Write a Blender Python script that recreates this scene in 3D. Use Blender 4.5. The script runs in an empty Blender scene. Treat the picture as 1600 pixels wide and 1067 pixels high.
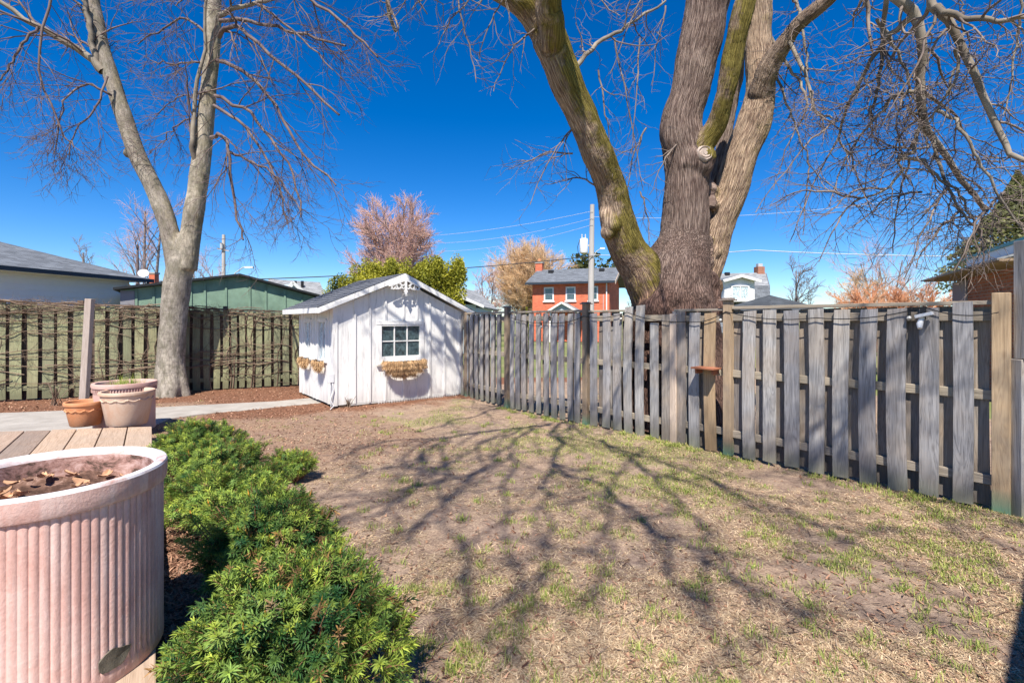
import bpy, math, random
import numpy as np
from mathutils import Vector, Matrix
C = bpy.context.scene.collection
R = math.radians
rnd = random.Random(7)
rng = np.random.default_rng(11)
sc = bpy.context.scene

# ------------------------------------------------------------------ camera, sky, sun
EYE, F, HX, HY = 1.63, 780.0, 800.0, 501.0       # eye height; focal length, centre column and horizon row on a 1600 px wide frame
cam_d = bpy.data.cameras.new('camera'); cam = bpy.data.objects.new('camera', cam_d); C.objects.link(cam)
cam.location = (0, 0, EYE); cam.rotation_euler = (R(90), 0, 0)
cam_d.sensor_width = 36; cam_d.lens = F / 1600 * 36; cam_d.shift_y = -(533.5 - HY) / 1600
cam_d.clip_start = 0.05; cam_d.clip_end = 3000
sc.camera = cam
SUN_EL, SUN_AZ = 54.0, 8.0                        # the sun stands behind the camera; azimuth in degrees to the left of straight behind
TAN = 1 / math.tan(R(SUN_EL))
ldir = Vector((math.sin(R(SUN_AZ)) * math.cos(R(SUN_EL)), math.cos(R(SUN_AZ)) * math.cos(R(SUN_EL)), -math.sin(R(SUN_EL))))
w = bpy.data.worlds.new('World'); sc.world = w; w.use_nodes = True
wn = w.node_tree; bg = wn.nodes['Background']
sky = wn.nodes.new('ShaderNodeTexSky'); sky.sky_type = 'NISHITA'; sky.sun_disc = False
sky.sun_elevation = R(SUN_EL); sky.sun_rotation = R(180 + SUN_AZ); sky.altitude = 1500
sky.air_density = 1.0; sky.dust_density = 0.0; sky.ozone_density = 5.0
hs = wn.nodes.new('ShaderNodeHueSaturation'); hs.inputs['Hue'].default_value = .508; hs.inputs['Saturation'].default_value = 1.37; hs.inputs['Value'].default_value = 1.0
wn.links.new(sky.outputs[0], hs.inputs['Color']); wn.links.new(hs.outputs[0], bg.inputs['Color'])
bg.inputs['Strength'].default_value = 0.098
sd = bpy.data.lights.new('sun', 'SUN'); sd.energy = 5.0; sd.angle = R(0.53); sd.color = (1.0, 0.93, 0.83)
sun = bpy.data.objects.new('sun', sd); C.objects.link(sun); sun.rotation_euler = ldir.to_track_quat('-Z', 'Y').to_euler()
sc.view_settings.view_transform = 'Standard'; sc.view_settings.look = 'None'
sc.view_settings.exposure = 0.76; sc.view_settings.gamma = 1
sc.view_settings.use_curve_mapping = False

# ------------------------------------------------------------------ helpers
def at(px, py, Y):                                # the point seen at a photo pixel, Y metres in front of the camera
    return Vector(((px - HX) / F * Y, Y, EYE - (py - HY) / F * Y))
def gnd(px, py, z=0.0):                           # the point of a level surface seen at a photo pixel
    return at(px, py, (EYE - z) * F / (py - HY))
def tag(o, label=None, cat=None, group=None, kind=None):
    for k, v in (('label', label), ('category', cat), ('group', group), ('kind', kind)):
        if v: o[k] = v
    return o
def empty(name, loc=(0, 0, 0), rz=0.0, label=None, cat=None, group=None):
    o = bpy.data.objects.new(name, None); C.objects.link(o)
    o.location = loc; o.rotation_euler = (0, 0, rz)
    return tag(o, label, cat, group)
def link(name, me, m, parent=None, loc=None, rot=None):
    if m is not None and not me.materials: me.materials.append(m)
    o = bpy.data.objects.new(name, me); C.objects.link(o)
    if parent: o.parent = parent
    if loc is not None: o.location = loc
    if rot is not None: o.rotation_euler = rot
    return o
def mesh_np(name, verts, faces, smooth=False, cols=None, vecs=None):
    """verts (n,3); faces (m,3|4) ndarray"""
    me = bpy.data.meshes.new(name)
    verts = np.asarray(verts, dtype=np.float32); faces = np.asarray(faces, dtype=np.int32)
    k = faces.shape[1]
    me.vertices.add(len(verts)); me.vertices.foreach_set('co', verts.ravel())
    me.loops.add(faces.size); me.loops.foreach_set('vertex_index', faces.ravel())
    me.polygons.add(len(faces)); me.polygons.foreach_set('loop_start', np.arange(0, faces.size, k, dtype=np.int32))
    me.polygons.foreach_set('use_smooth', np.full(len(faces), smooth, dtype=bool))
    if cols is not None:
        for nm, a in cols.items():
            at_ = me.attributes.new(nm, 'FLOAT_COLOR', 'POINT')
            c4 = np.ones((len(verts), 4), dtype=np.float32); c4[:, :3] = a; at_.data.foreach_set('color', c4.ravel())
    if vecs is not None:
        for nm, a in vecs.items():
            at_ = me.attributes.new(nm, 'FLOAT_VECTOR', 'POINT'); at_.data.foreach_set('vector', np.asarray(a, dtype=np.float32).ravel())
    me.update(calc_edges=True); me.validate()
    return me
class MB:
    def __init__(s): s.v = []; s.f = []; s.sm = False
    def add(s, v, f):
        n = len(s.v); s.v += [tuple(p) for p in v]; s.f += [tuple(i + n for i in q) for q in f]; return s
    def box(s, x0, x1, y0, y1, z0, z1, mtx=None):
        v = [Vector((x, y, z)) for x in (x0, x1) for y in (y0, y1) for z in (z0, z1)]
        if mtx is not None: v = [mtx @ p for p in v]
        return s.add(v, [(0, 1, 3, 2), (4, 6, 7, 5), (0, 4, 5, 1), (2, 3, 7, 6), (0, 2, 6, 4), (1, 5, 7, 3)])
    def beam(s, a, b, wd, th, up=(0, 0, 1)):      # bar from a to b, wd across, th along 'up'
        a, b = Vector(a), Vector(b); d = (b - a).normalized(); u = Vector(up)
        x = d.cross(u).normalized() * wd / 2; u = x.cross(d).normalized() * th / 2
        v = [p + i * x + j * u for p in (a, b) for i, j in ((-1, -1), (1, -1), (1, 1), (-1, 1))]
        return s.add(v, [(0, 1, 2, 3), (7, 6, 5, 4), (0, 4, 5, 1), (1, 5, 6, 2), (2, 6, 7, 3), (3, 7, 4, 0)])
    def prism(s, poly, off):                      # poly: planar 3-D points, off: extrusion vector
        n = len(poly); off = Vector(off); p = [Vector(q) for q in poly]; v = p + [q + off for q in p]
        f = [tuple(range(n)), tuple(range(2 * n - 1, n - 1, -1))] + [(i, (i + 1) % n + 0, (i + 1) % n + n, i + n) for i in range(n)]
        return s.add(v, f)
    def lathe(s, prof, k=40, c=(0, 0, 0), mod=None):
        n = len(prof); v = []
        for i in range(k):
            a = 2 * math.pi * i / k
            for j, (r, z) in enumerate(prof):
                rr = r * (mod(a, j) if mod else 1); v.append((c[0] + rr * math.cos(a), c[1] + rr * math.sin(a), c[2] + z))
        f = [(i * n + j, ((i + 1) % k) * n + j, ((i + 1) % k) * n + j + 1, i * n + j + 1) for i in range(k) for j in range(n - 1)]
        return s.add(v, f)
    def tube(s, pts, r, k=8):
        pts = [Vector(p) for p in pts]; n = len(pts); rr = r if isinstance(r, (list, tuple)) else [r] * n; v = []
        x = None
        for i, p in enumerate(pts):
            d = (pts[min(i + 1, n - 1)] - pts[max(i - 1, 0)]).normalized()
            if x is None: x = d.cross(Vector((0, 0, 1)) if abs(d.z) < .9 else Vector((0, 1, 0))).normalized()
            else: x = (x - d * x.dot(d)).normalized()
            y = d.cross(x).normalized()
            for j in range(k):
                a = 2 * math.pi * j / k; v.append(p + (x * math.cos(a) + y * math.sin(a)) * rr[i])
        f = [(i * k + j, i * k + (j + 1) % k, (i + 1) * k + (j + 1) % k, (i + 1) * k + j) for i in range(n - 1) for j in range(k)]
        f += [tuple(range(k))[::-1], tuple((n - 1) * k + j for j in range(k))]
        return s.add(v, f)
    def mesh(s, name='mesh', smooth=False):
        me = bpy.data.meshes.new(name); me.from_pydata(s.v, [], s.f)
        import bmesh
        bm = bmesh.new(); bm.from_mesh(me); bmesh.ops.recalc_face_normals(bm, faces=bm.faces); bm.to_mesh(me); bm.free()
        if smooth:
            me.polygons.foreach_set('use_smooth', [True] * len(me.polygons))
            me.set_sharp_from_angle(angle=R(40))
        return me
    def build(s, name, m, parent=None, smooth=False, bevel=0, loc=None, rot=None):
        o = link(name, s.mesh(name, smooth), m, parent, loc, rot)
        if bevel:
            b = o.modifiers.new('bevel', 'BEVEL'); b.width = bevel; b.segments = 2; b.limit_method = 'ANGLE'
        return o
def vn(P, seed=0):                                # vectorised value noise, P (n,3), result 0..1
    P = np.asarray(P, dtype=np.float64); i = np.floor(P).astype(np.int64); f = P - i; f = f * f * (3 - 2 * f)
    def h(a, b, c):
        n = (a * 374761393 + b * 668265263 + c * 2147483647 + seed * 974634777) & 0xffffffff
        n = ((n ^ (n >> 13)) * 1274126177) & 0xffffffff
        return ((n ^ (n >> 16)) & 0xffff) / 65535.0
    x, y, z = i[:, 0], i[:, 1], i[:, 2]; fx, fy, fz = f[:, 0], f[:, 1], f[:, 2]; r = 0
    for dx in (0, 1):
        for dy in (0, 1):
            for dz in (0, 1):
                r = r + h(x + dx, y + dy, z + dz) * (fx if dx else 1 - fx) * (fy if dy else 1 - fy) * (fz if dz else 1 - fz)
    return r
def fbm(P, oct=4, seed=0):
    P = np.asarray(P, dtype=np.float64); r = 0; a = .5; t = 0
    for k in range(oct): r = r + a * vn(P * 2 ** k + k * 17.3, seed + k); t += a; a *= .55
    return r / t

# ------------------------------------------------------------------ materials
class NT:
    def __init__(s, name):
        s.m = bpy.data.materials.new(name); s.m.use_nodes = True; s.t = s.m.node_tree; s.b = s.t.nodes['Principled BSDF']
    def n(s, typ, ins=None, **props):
        nd = s.t.nodes.new('ShaderNode' + typ)
        for k, v in props.items(): setattr(nd, k, v)
        for k, v in (ins or {}).items(): s.put(nd.inputs[k], v)
        return nd
    def put(s, sock, v):
        if isinstance(v, bpy.types.NodeSocket): s.t.links.new(v, sock)
        elif isinstance(v, bpy.types.Node): s.t.links.new(v.outputs[0], sock)
        elif isinstance(v, (tuple, list)) and len(v) == 3 and len(getattr(sock, 'default_value', (0, 0, 0))) == 4: sock.default_value = (*v, 1)
        else: sock.default_value = v
    def ramp(s, fac, stops):
        nd = s.n('ValToRGB', {'Fac': fac}); e = nd.color_ramp.elements
        while len(e) < len(stops): e.new(.5)
        for x, (p, c) in zip(e, stops): x.position = p; x.color = (*c, 1) if len(c) == 3 else c
        return nd.outputs[0]
    def mix(s, f, a, b, mode='MIX'):
        nd = s.n('Mix', data_type='RGBA', blend_type=mode); s.put(nd.inputs[0], f); s.put(nd.inputs[6], a); s.put(nd.inputs[7], b); return nd.outputs[2]
    def math(s, op, a, b=0.0, clamp=False):
        nd = s.n('Math', operation=op, use_clamp=clamp); s.put(nd.inputs[0], a); s.put(nd.inputs[1], b); return nd.outputs[0]
    def co(s, kind='Object', scale=(1, 1, 1), rand=False, attr=None):
        v = s.n('Attribute', attribute_name=attr).outputs['Vector'] if attr else s.n('TexCoord').outputs[kind]
        if rand:
            oi = s.n('ObjectInfo').outputs['Random']; cx = s.n('CombineXYZ', {'X': s.math('MULTIPLY', oi, 37.0), 'Y': s.math('MULTIPLY', oi, 91.0), 'Z': s.math('MULTIPLY', oi, 53.0)})
            v = s.n('VectorMath', {0: v, 1: cx.outputs[0]}, operation='ADD').outputs[0]
        return s.n('Mapping', {'Vector': v, 'Scale': scale}).outputs[0]
    def noise(s, vec, scale, detail=4, rough=.55, dist=0):
        return s.n('TexNoise', {'Vector': vec, 'Scale': scale, 'Detail': detail, 'Roughness': rough, 'Distortion': dist}).outputs['Fac']
    def bump(s, h, strength=.5, dist=.01):
        s.put(s.b.inputs['Normal'], s.n('Bump', {'Height': h, 'Strength': strength, 'Distance': dist}))
    def out(s, col, rough=.85, spec=None):
        s.put(s.b.inputs['Base Color'], col); s.put(s.b.inputs['Roughness'], rough)
        if spec is not None: s.b.inputs['Specular IOR Level'].default_value = spec
        return s.m
def grad(a, b, n=5): return [(i / (n - 1), tuple(a[k] + (b[k] - a[k]) * i / (n - 1) for k in range(3))) for i in range(n)]

def m_wood(name, dark, light, tint=None, tintamt=.5, grain=1.0, foot=None, along='z', rough=.9):
    t = NT(name); s = {'z': (45, 45, 2.2), 'x': (2.2, 45, 45), 'y': (45, 2.2, 45)}[along]
    g = t.noise(t.co(scale=s, rand=True), 1.6 * grain, 6, .65, .4)
    s2 = {'z': (7, 7, .5), 'x': (.5, 7, 7), 'y': (7, .5, 7)}[along]
    g2 = t.noise(t.co(scale=s2, rand=True), 1.5, 3, .5, 1.2)
    rings = t.math('ABSOLUTE', t.math('SINE', t.math('MULTIPLY', g2, 34.0)))
    col = t.ramp(t.math('ADD', t.math('MULTIPLY', g, .75), t.math('MULTIPLY', rings, .22)), [(.25, dark), (.72, light)])
    big = t.noise(t.co(rand=True), 2.3, 3, .6)
    oi = t.n('ObjectInfo').outputs['Random']
    if tint: col = t.mix(t.math('MULTIPLY', t.ramp(big, [(.42, (0, 0, 0)), (.62, (1, 1, 1))]), tintamt), col, t.mix(.35, tint, col))
    col = t.mix(.8, col, t.ramp(oi, [(0, (.58, .58, .62)), (.35, (.9, .88, .88)), (.65, (1.0, .97, .92)), (1, (1.15, 1.12, 1.06))]), 'MULTIPLY')
    # knots
    vo = t.n('TexVoronoi', {'Vector': t.co(scale={'z': (5, 5, 1.6), 'x': (1.6, 5, 5), 'y': (5, 1.6, 5)}[along], rand=True), 'Scale': 1.0, 'Randomness': 1.0})
    kn = t.ramp(vo.outputs['Distance'], [(.0, (1, 1, 1)), (.09, (0, 0, 0))])
    col = t.mix(t.math('MULTIPLY', kn, .6), col, (dark[0] * .45, dark[1] * .38, dark[2] * .32))
    if along == 'z':                              # damp dark stain at the foot, uneven
        zz = t.n('SeparateXYZ', {0: t.n('NewGeometry').outputs['Position']}).outputs['Z']
        st = t.n('MapRange', {'Value': t.math('SUBTRACT', zz, t.math('MULTIPLY', g, .5)), 'From Min': .12, 'From Max': -.12, 'To Min': 0.0, 'To Max': .6}).outputs[0]
        col = t.mix(st, col, tuple(x * .45 for x in dark))
        vs = t.noise(t.co(scale=(12, 12, 1.1), rand=True), 1.0, 4, .6); col = t.mix(t.math('MULTIPLY', t.ramp(vs, [(.52, (0, 0, 0)), (.68, (1, 1, 1))]), .45), col, tuple(x * .6 for x in dark))
    if foot:                                      # green algae at the foot
        z = t.n('SeparateXYZ', {0: t.n('NewGeometry').outputs['Position']}).outputs['Z']
        fm = t.n('MapRange', {'Value': t.math('ADD', z, t.math('MULTIPLY', big, .2)), 'From Min': .3, 'From Max': .12, 'To Min': 0.0, 'To Max': 1.0}).outputs[0]
        col = t.mix(t.math('MULTIPLY', fm, foot[3]), col, foot[:3])
    t.bump(t.math('ADD', g, t.math('MULTIPLY', rings, .3)), .55, .004)
    return t.out(col, rough, .2)
M = {}
M['board'] = m_wood('weathered grey board', (.17, .17, .178), (.50, .495, .495), (.38, .30, .22), .55, foot=(.26, .27, .15, .35))
M['board_back'] = m_wood('weathered brown grey board', (.16, .148, .138), (.39, .35, .32), (.36, .26, .17), .6)
M['board_new'] = m_wood('tan cedar board', (.27, .185, .11), (.46, .34, .22), (.30, .24, .18), .5)
M['post'] = m_wood('tan pressure treated post', (.33, .235, .15), (.55, .42, .28), (.24, .21, .18), .8, foot=(.08, .20, .14, .8))
M['rail'] = m_wood('weathered rail', (.20, .17, .14), (.42, .37, .30), (.33, .29, .22), .5, along='x')
M['oldpost'] = m_wood('pale old post', (.42, .33, .27), (.64, .54, .46))
M['green_board'] = m_wood('faded sage green board', (.20, .21, .125), (.39, .41, .24), (.27, .24, .15), .8, foot=(.20, .20, .12, .5))
M['dark_gap'] = m_wood('dark back board', (.10, .07, .055), (.19, .135, .10))
M['deck'] = m_wood('tan deck plank', (.30, .215, .155), (.50, .38, .29), (.36, .30, .25), .6, along='y')

def m_plain(name, c, rough=.7, var=.12, scale=6, bump=.15, metal=0, streak=False):
    t = NT(name); nz = t.noise(t.co(scale=(1, 1, .18) if streak else (1, 1, 1), rand=True), scale, 5, .6)
    col = t.ramp(nz, [(.25, tuple(x * (1 - var) for x in c)), (.75, tuple(min(1, x * (1 + var)) for x in c))])
    t.b.inputs['Metallic'].default_value = metal
    if bump: t.bump(t.noise(t.co(), scale * 8, 3), bump, .004)
    return t.out(col, rough, .3)
M['white_dirty'] = m_plain('white painted metal', (.72, .73, .74), .5, .06)
M['black'] = m_plain('black rubber', (.02, .02, .022), .5, .2)
M['grey_metal'] = m_plain('grey metal', (.45, .46, .47), .45, .1)
M['gutter'] = m_plain('dark navy gutter', (.03, .04, .055), .45, .1)
M['trim'] = m_plain('white trim', (.74, .74, .73), .6, .05)
def m_shedpaint():
    t = NT('white shed paint'); n1 = t.noise(t.co(scale=(6, 6, .7)), 1.6, 5, .65, .3); n2 = t.noise(t.co(), 1.7, 3)
    col = t.ramp(n1, [(.3, (.50, .50, .50)), (.44, (.76, .755, .735)), (.8, (.83, .825, .80))])
    z = t.n('SeparateXYZ', {0: t.n('NewGeometry').outputs['Position']}).outputs['Z']
    dirt = t.n('MapRange', {'Value': t.math('ADD', z, t.math('MULTIPLY', n1, .45)), 'From Min': .55, 'From Max': .2, 'To Min': 0.0, 'To Max': .55}).outputs[0]
    col = t.mix(dirt, col, (.47, .45, .41)); col = t.mix(t.math('MULTIPLY', t.ramp(t.noise(t.co(scale=(30, 30, 4)), 1, 4), [(.58, (0, 0, 0)), (.70, (1, 1, 1))]), .5), col, (.42, .40, .36))
    t.bump(n1, .25, .004); return t.out(col, .65, .3)
M['shed'] = m_shedpaint()
def m_shingle(name, c, sx=.3, sz=.14):
    t = NT(name); co = t.co('UV'); br = t.n('TexBrick', {'Vector': co, 'Scale': 1.0, 'Color1': tuple(x * .75 for x in c), 'Color2': tuple(x * 1.25 for x in c), 'Mortar': tuple(x * .4 for x in c), 'Mortar Size': .006, 'Brick Width': sx, 'Row Height': sz, 'Bias': 0.0}, offset=.5)
    nz = t.noise(co, 120, 2); col = t.mix(.5, br.outputs[0], t.ramp(nz, [(.2, (.6, .6, .6)), (.8, (1.35, 1.35, 1.35))]), 'MULTIPLY')
    col = t.mix(.35, col, t.ramp(t.noise(co, 1.2, 4), [(.3, (.7, .7, .7)), (.7, (1.25, 1.25, 1.25))]), 'MULTIPLY')
    t.bump(t.math('ADD', br.outputs['Fac'], t.math('MULTIPLY', nz, -.5)), -.5, .01); return t.out(col, .92, .15)
M['shingle_grey'] = m_shingle('grey asphalt shingles', (.15, .165, .185))
M['shingle_dark'] = m_shingle('dark slate shingles', (.075, .085, .095))
M['shingle_light'] = m_shingle('pale grey shingles', (.27, .28, .29))
def m_brick(name, c, mortar=(.5, .45, .4)):
    t = NT(name); br = t.n('TexBrick', {'Vector': t.co('UV'), 'Scale': 1.0, 'Color1': tuple(x * .8 for x in c), 'Color2': tuple(min(1, x * 1.2) for x in c), 'Mortar': mortar, 'Mortar Size': .008, 'Brick Width': .23, 'Row Height': .078}, offset=.5)
    col = t.mix(.4, br.outputs[0], t.ramp(t.noise(t.co('UV'), 1.6, 5), [(.3, (.75, .75, .75)), (.7, (1.2, 1.2, 1.2))]), 'MULTIPLY')
    t.bump(br.outputs['Fac'], -.6, .01); return t.out(col, .9, .15)
M['brick_red'] = m_brick('orange red brick', (.62, .15, .075), (.50, .22, .15))
M['brick_brown'] = m_brick('brown red brick', (.36, .13, .07), (.30, .25, .21))
def m_glass(name, c):
    t = NT(name); n = t.noise(t.co(), 14, 7, .75, .5); t.b.inputs['Metallic'].default_value = 0
    t.b.inputs['Coat Weight'].default_value = .6; t.b.inputs['Coat Roughness'].default_value = .03
    return t.out(t.ramp(n, [(.35, tuple(x * .4 for x in c)), (.62, tuple(x * 2.6 for x in c))]), .1, .7)  # mottled base colour stands in for speckled reflections
M['glass'] = m_glass('window glass', (.035, .055, .06)); M['glass_curtain'] = m_glass('window glass before curtains', (.30, .36, .38))
M['curtain'] = m_plain('white curtain', (.62, .64, .70), .9, .1)
def m_bark(name, dark, light, moss=(.30, .245, .045), sc3=(1, 1, 1), low=None, hor=False, b=.9, dist=.03):
    t = NT(name); v = t.n('Mapping', {'Vector': t.co(attr='bark'), 'Scale': sc3}).outputs[0]; sp = t.n('SeparateColor', {0: t.n('Attribute', attribute_name='info').outputs['Color']})
    warp = t.n('TexNoise', {'Vector': v, 'Scale': .7, 'Detail': 3}); vv = t.n('VectorMath', {0: v, 1: t.n('VectorMath', {0: warp.outputs['Color'], 1: (.9, .9, .9)}, operation='MULTIPLY').outputs[0]}, operation='ADD').outputs[0]
    cell = t.n('TexVoronoi', {'Vector': vv, 'Scale': 1.5}, feature='DISTANCE_TO_EDGE').outputs['Distance']
    fis = t.ramp(cell, [(.0, (0, 0, 0)), (.16, (.75, .75, .75)), (.4, (1, 1, 1))])
    fine = t.noise(t.n('Mapping', {'Vector': v, 'Scale': (2.6, 2.6, 1.9)}).outputs[0], 1.5, 8, .72, .3)
    med = t.noise(v, .9, 5, .6, .4)
    wv = t.math('ADD', t.math('MULTIPLY', t.n('SeparateColor', {0: fis}).outputs[0], .27 if not hor else .06), t.math('ADD', t.math('MULTIPLY', fine, .46), t.math('MULTIPLY', med, .36)))
    lo = .30 if not hor else .18
    col = t.ramp(wv, [(lo, tuple(x * .3 for x in dark)), (lo + .16, dark), (lo + .36, light), (lo + .52, tuple(min(1, x * 1.3) for x in light))])
    big = t.noise(t.co(), 1.6, 4, .6)
    col = t.mix(.6, col, t.ramp(big, [(.3, (.68, .62, .60)), (.7, (1.25, 1.22, 1.2))]), 'MULTIPLY')
    if low:                                       # reddish heartwood-stained bark round the crotch
        zz = t.n('SeparateXYZ', {0: t.n('NewGeometry').outputs['Position']}).outputs['Z']
        lm = t.n('MapRange', {'Value': t.math('ADD', zz, t.math('MULTIPLY', big, 1.4)), 'From Min': 3.5, 'From Max': 2.5, 'To Min': 0.0, 'To Max': .75}).outputs[0]
        col = t.mix(lm, col, t.ramp(wv, [(lo, tuple(x * .3 for x in low)), (lo + .25, low), (lo + .45, tuple(x * 2.8 for x in low))]))
    col = t.mix(1.0, col, t.ramp(t.math('ADD', sp.outputs[1], t.math('MULTIPLY', t.math('SUBTRACT', big, .5), .5)), [(0, (.62, .57, .58)), (.5, (1, 1, 1)), (1, (1.42, 1.33, 1.12))]), 'MULTIPLY')  # per-stem tone: sunlit limbs painted lighter, the shaded main trunk darker
    nx = t.n('SeparateXYZ', {0: t.n('NewGeometry').outputs['Normal']}).outputs['X']
    mk = t.math('ADD', t.math('ADD', t.noise(t.co(), 2.2, 6, .7), t.math('MULTIPLY', wv, .25)), t.math('ADD', t.math('MULTIPLY', nx, .17), t.math('MULTIPLY', sp.outputs[0], .21)))
    mm = t.math('MULTIPLY', t.math('MINIMUM', t.math('MULTIPLY', sp.outputs[0], 1.4), .9), t.ramp(mk, [(.74, (0, 0, 0)), (.90, (1, 1, 1))]))
    col = t.mix(mm, col, t.mix(t.ramp(wv, [(lo + .1, (0, 0, 0)), (lo + .4, (1, 1, 1))]), tuple(x * .35 for x in moss), moss))
    if hor:                                       # short dark dashes across the stem and algae patches
        hz = t.noise(t.n('Mapping', {'Vector': v, 'Scale': (.5, .5, 16)}).outputs[0], 1.0, 3, .5)
        col = t.mix(t.math('MULTIPLY', t.ramp(hz, [(.60, (0, 0, 0)), (.68, (1, 1, 1))]), .6), col, tuple(x * .3 for x in dark))
        sl = t.noise(t.n('Mapping', {'Vector': t.co(), 'Scale': (2.5, 2.5, 1.2)}).outputs[0], 3.0, 5, .7)
        col = t.mix(t.math('MULTIPLY', t.ramp(sl, [(.46, (0, 0, 0)), (.60, (1, 1, 1))]), .6), col, (.135, .125, .085))
    t.bump(wv, b, dist); return t.out(col, .93, .12)
M['bark_maple'] = m_bark('furrowed maple bark', (.19, .14, .12), (.42, .34, .285), b=1.0, dist=.045, sc3=(1.05, 1.05, .42), low=(.115, .062, .045))
M['bark_left'] = m_bark('pale smooth grey bark', (.185, .165, .14), (.42, .385, .325), hor=True, sc3=(.5, .5, .9), b=.7, dist=.02)
def m_twig(name, a, b_, rough=.85):
    t = NT(name); return t.out(t.ramp(t.noise(t.co(), 3.0, 3), [(.35, a), (.65, b_)]), rough, .2)
M['twig_maple'] = m_twig('grey purple maple twigs', (.13, .10, .09), (.27, .215, .18))
M['twig_left'] = m_twig('dark purple brown twigs', (.11, .075, .075), (.20, .15, .135))
M['limb'] = m_twig('grey brown limb bark', (.15, .125, .10), (.33, .285, .225))
M['far_pink'] = m_twig('rosy far twigs', (.50, .30, .27), (.62, .40, .31)); M['far_orange'] = m_twig('golden orange far twigs', (.66, .42, .22), (.74, .53, .32))
M['far_grey'] = m_twig('grey far bark', (.17, .13, .12), (.30, .25, .235)); M['far_red'] = m_twig('orange red far shoots', (.60, .25, .12), (.66, .38, .22))
M['vine'] = m_twig('bare vine stems', (.13, .085, .06), (.30, .22, .16))
def m_attr(name, rough=.75, trans=0, attr='col', spec=.25):
    t = NT(name); c = t.n('Attribute', attribute_name=attr).outputs['Color']
    t.out(c, rough, spec)
    if trans:
        tr = t.n('BsdfTranslucent', {'Color': c}); mx = t.n('MixShader', {0: trans, 1: t.b.outputs[0], 2: tr.outputs[0]})
        t.t.links.new(mx.outputs[0], t.t.nodes['Material Output'].inputs[0])
    return t.m
M['leafy'] = m_attr('needle foliage', .55, .25); M['litter'] = m_attr('dry litter', .95, 0, spec=.1); M['grass'] = m_attr('grass blades', .7, .25)

# ------------------------------------------------------------------ branches
def resample(pts, n):
    pts = np.asarray(pts, float); m = len(pts)
    q = np.vstack([2 * pts[0] - pts[1], pts, 2 * pts[-1] - pts[-2]]); out = []
    for t in np.linspace(0, m - 1, n):
        i = min(int(t), m - 2); f = t - i; a, b, c, d = q[i], q[i + 1], q[i + 2], q[i + 3]
        out.append(.5 * (2 * b + (c - a) * f + (2 * a - 5 * b + 4 * c - d) * f * f + (3 * b - a - 3 * c + d) * f ** 3))
    return np.array(out)
def tubes(P, Rr, k=4):
    """P (m,n,3), Rr (m,n) -> verts, quads"""
    m, n, _ = P.shape; T = np.empty_like(P); T[:, 1:-1] = P[:, 2:] - P[:, :-2]; T[:, 0] = P[:, 1] - P[:, 0]; T[:, -1] = P[:, -1] - P[:, -2]
    T /= np.linalg.norm(T, axis=2, keepdims=True) + 1e-9
    mean = T.mean(axis=1); ref = np.where(np.abs(mean[:, 2:3]) > .8, np.array([[1., 0, 0]]), np.array([[0, 0, 1.]]))[:, None, :]
    X = np.cross(T, ref); X /= np.linalg.norm(X, axis=2, keepdims=True) + 1e-9; Y = np.cross(T, X)
    a = np.arange(k) * 2 * math.pi / k
    V = P[:, :, None, :] + Rr[:, :, None, None] * (X[:, :, None, :] * np.cos(a)[None, None, :, None] + Y[:, :, None, :] * np.sin(a)[None, None, :, None])
    i = np.arange(m)[:, None, None] * n * k + np.arange(n - 1)[None, :, None] * k; j = np.arange(k)[None, None, :]; j2 = (j + 1) % k
    Fq = np.stack([i + j, i + j2, i + k + j2, i + k + j], axis=-1).reshape(-1, 4)
    return V.reshape(-1, 3), Fq
def spawn(P, Rr, c, L, ang=(35, 70), n=6, grav=0., wob=.18, rr=.55, tmin=.15, tmax=.98, rmin=.003, bias=(0, 0, 0), Lt=.5, tip=.25):
    """c children on each parent path"""
    m, k, _ = P.shape; M_ = m * c; idx = np.repeat(np.arange(m), c)
    t = tmin + (tmax - tmin) * ((np.tile(np.arange(c), m) + rng.random(M_)) / c)
    x = t * (k - 1); i = np.minimum(x.astype(int), k - 2); f = (x - i)[:, None]
    A, B = P[idx, i], P[idx, i + 1]; p = A * (1 - f) + B * f; T = B - A; T /= np.linalg.norm(T, axis=1, keepdims=True) + 1e-9
    r0 = (Rr[idx, i] * (1 - f[:, 0]) + Rr[idx, i + 1] * f[:, 0]) * rr * (.7 + .5 * rng.random(M_)); r0 = np.maximum(r0, rmin)
    rv = rng.normal(size=(M_, 3)); pr = rv - (rv * T).sum(1, keepdims=True) * T; pr /= np.linalg.norm(pr, axis=1, keepdims=True) + 1e-9
    a = np.radians(ang[0] + (ang[1] - ang[0]) * rng.random(M_))[:, None]
    d = np.cos(a) * T + np.sin(a) * pr + np.array(bias); d /= np.linalg.norm(d, axis=1, keepdims=True)
    ln = (L[0] + (L[1] - L[0]) * rng.random(M_)) * (1 - Lt * t)
    out = np.empty((M_, n, 3)); out[:, 0] = p; st = (ln / (n - 1))[:, None]
    for q in range(1, n):
        d = d + rng.normal(size=(M_, 3)) * wob; d[:, 2] += grav * (ln / (n - 1)); d /= np.linalg.norm(d, axis=1, keepdims=True); out[:, q] = out[:, q - 1] + d * st
    return out, r0[:, None] * np.linspace(1, tip, n)[None, :]
def join(parts):                                   # [(verts, faces)] -> one
    vs, fs, o = [], [], 0
    for v, f in parts: vs.append(v); fs.append(f + o); o += len(v)
    return np.vstack(vs), np.vstack(fs)
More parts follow.
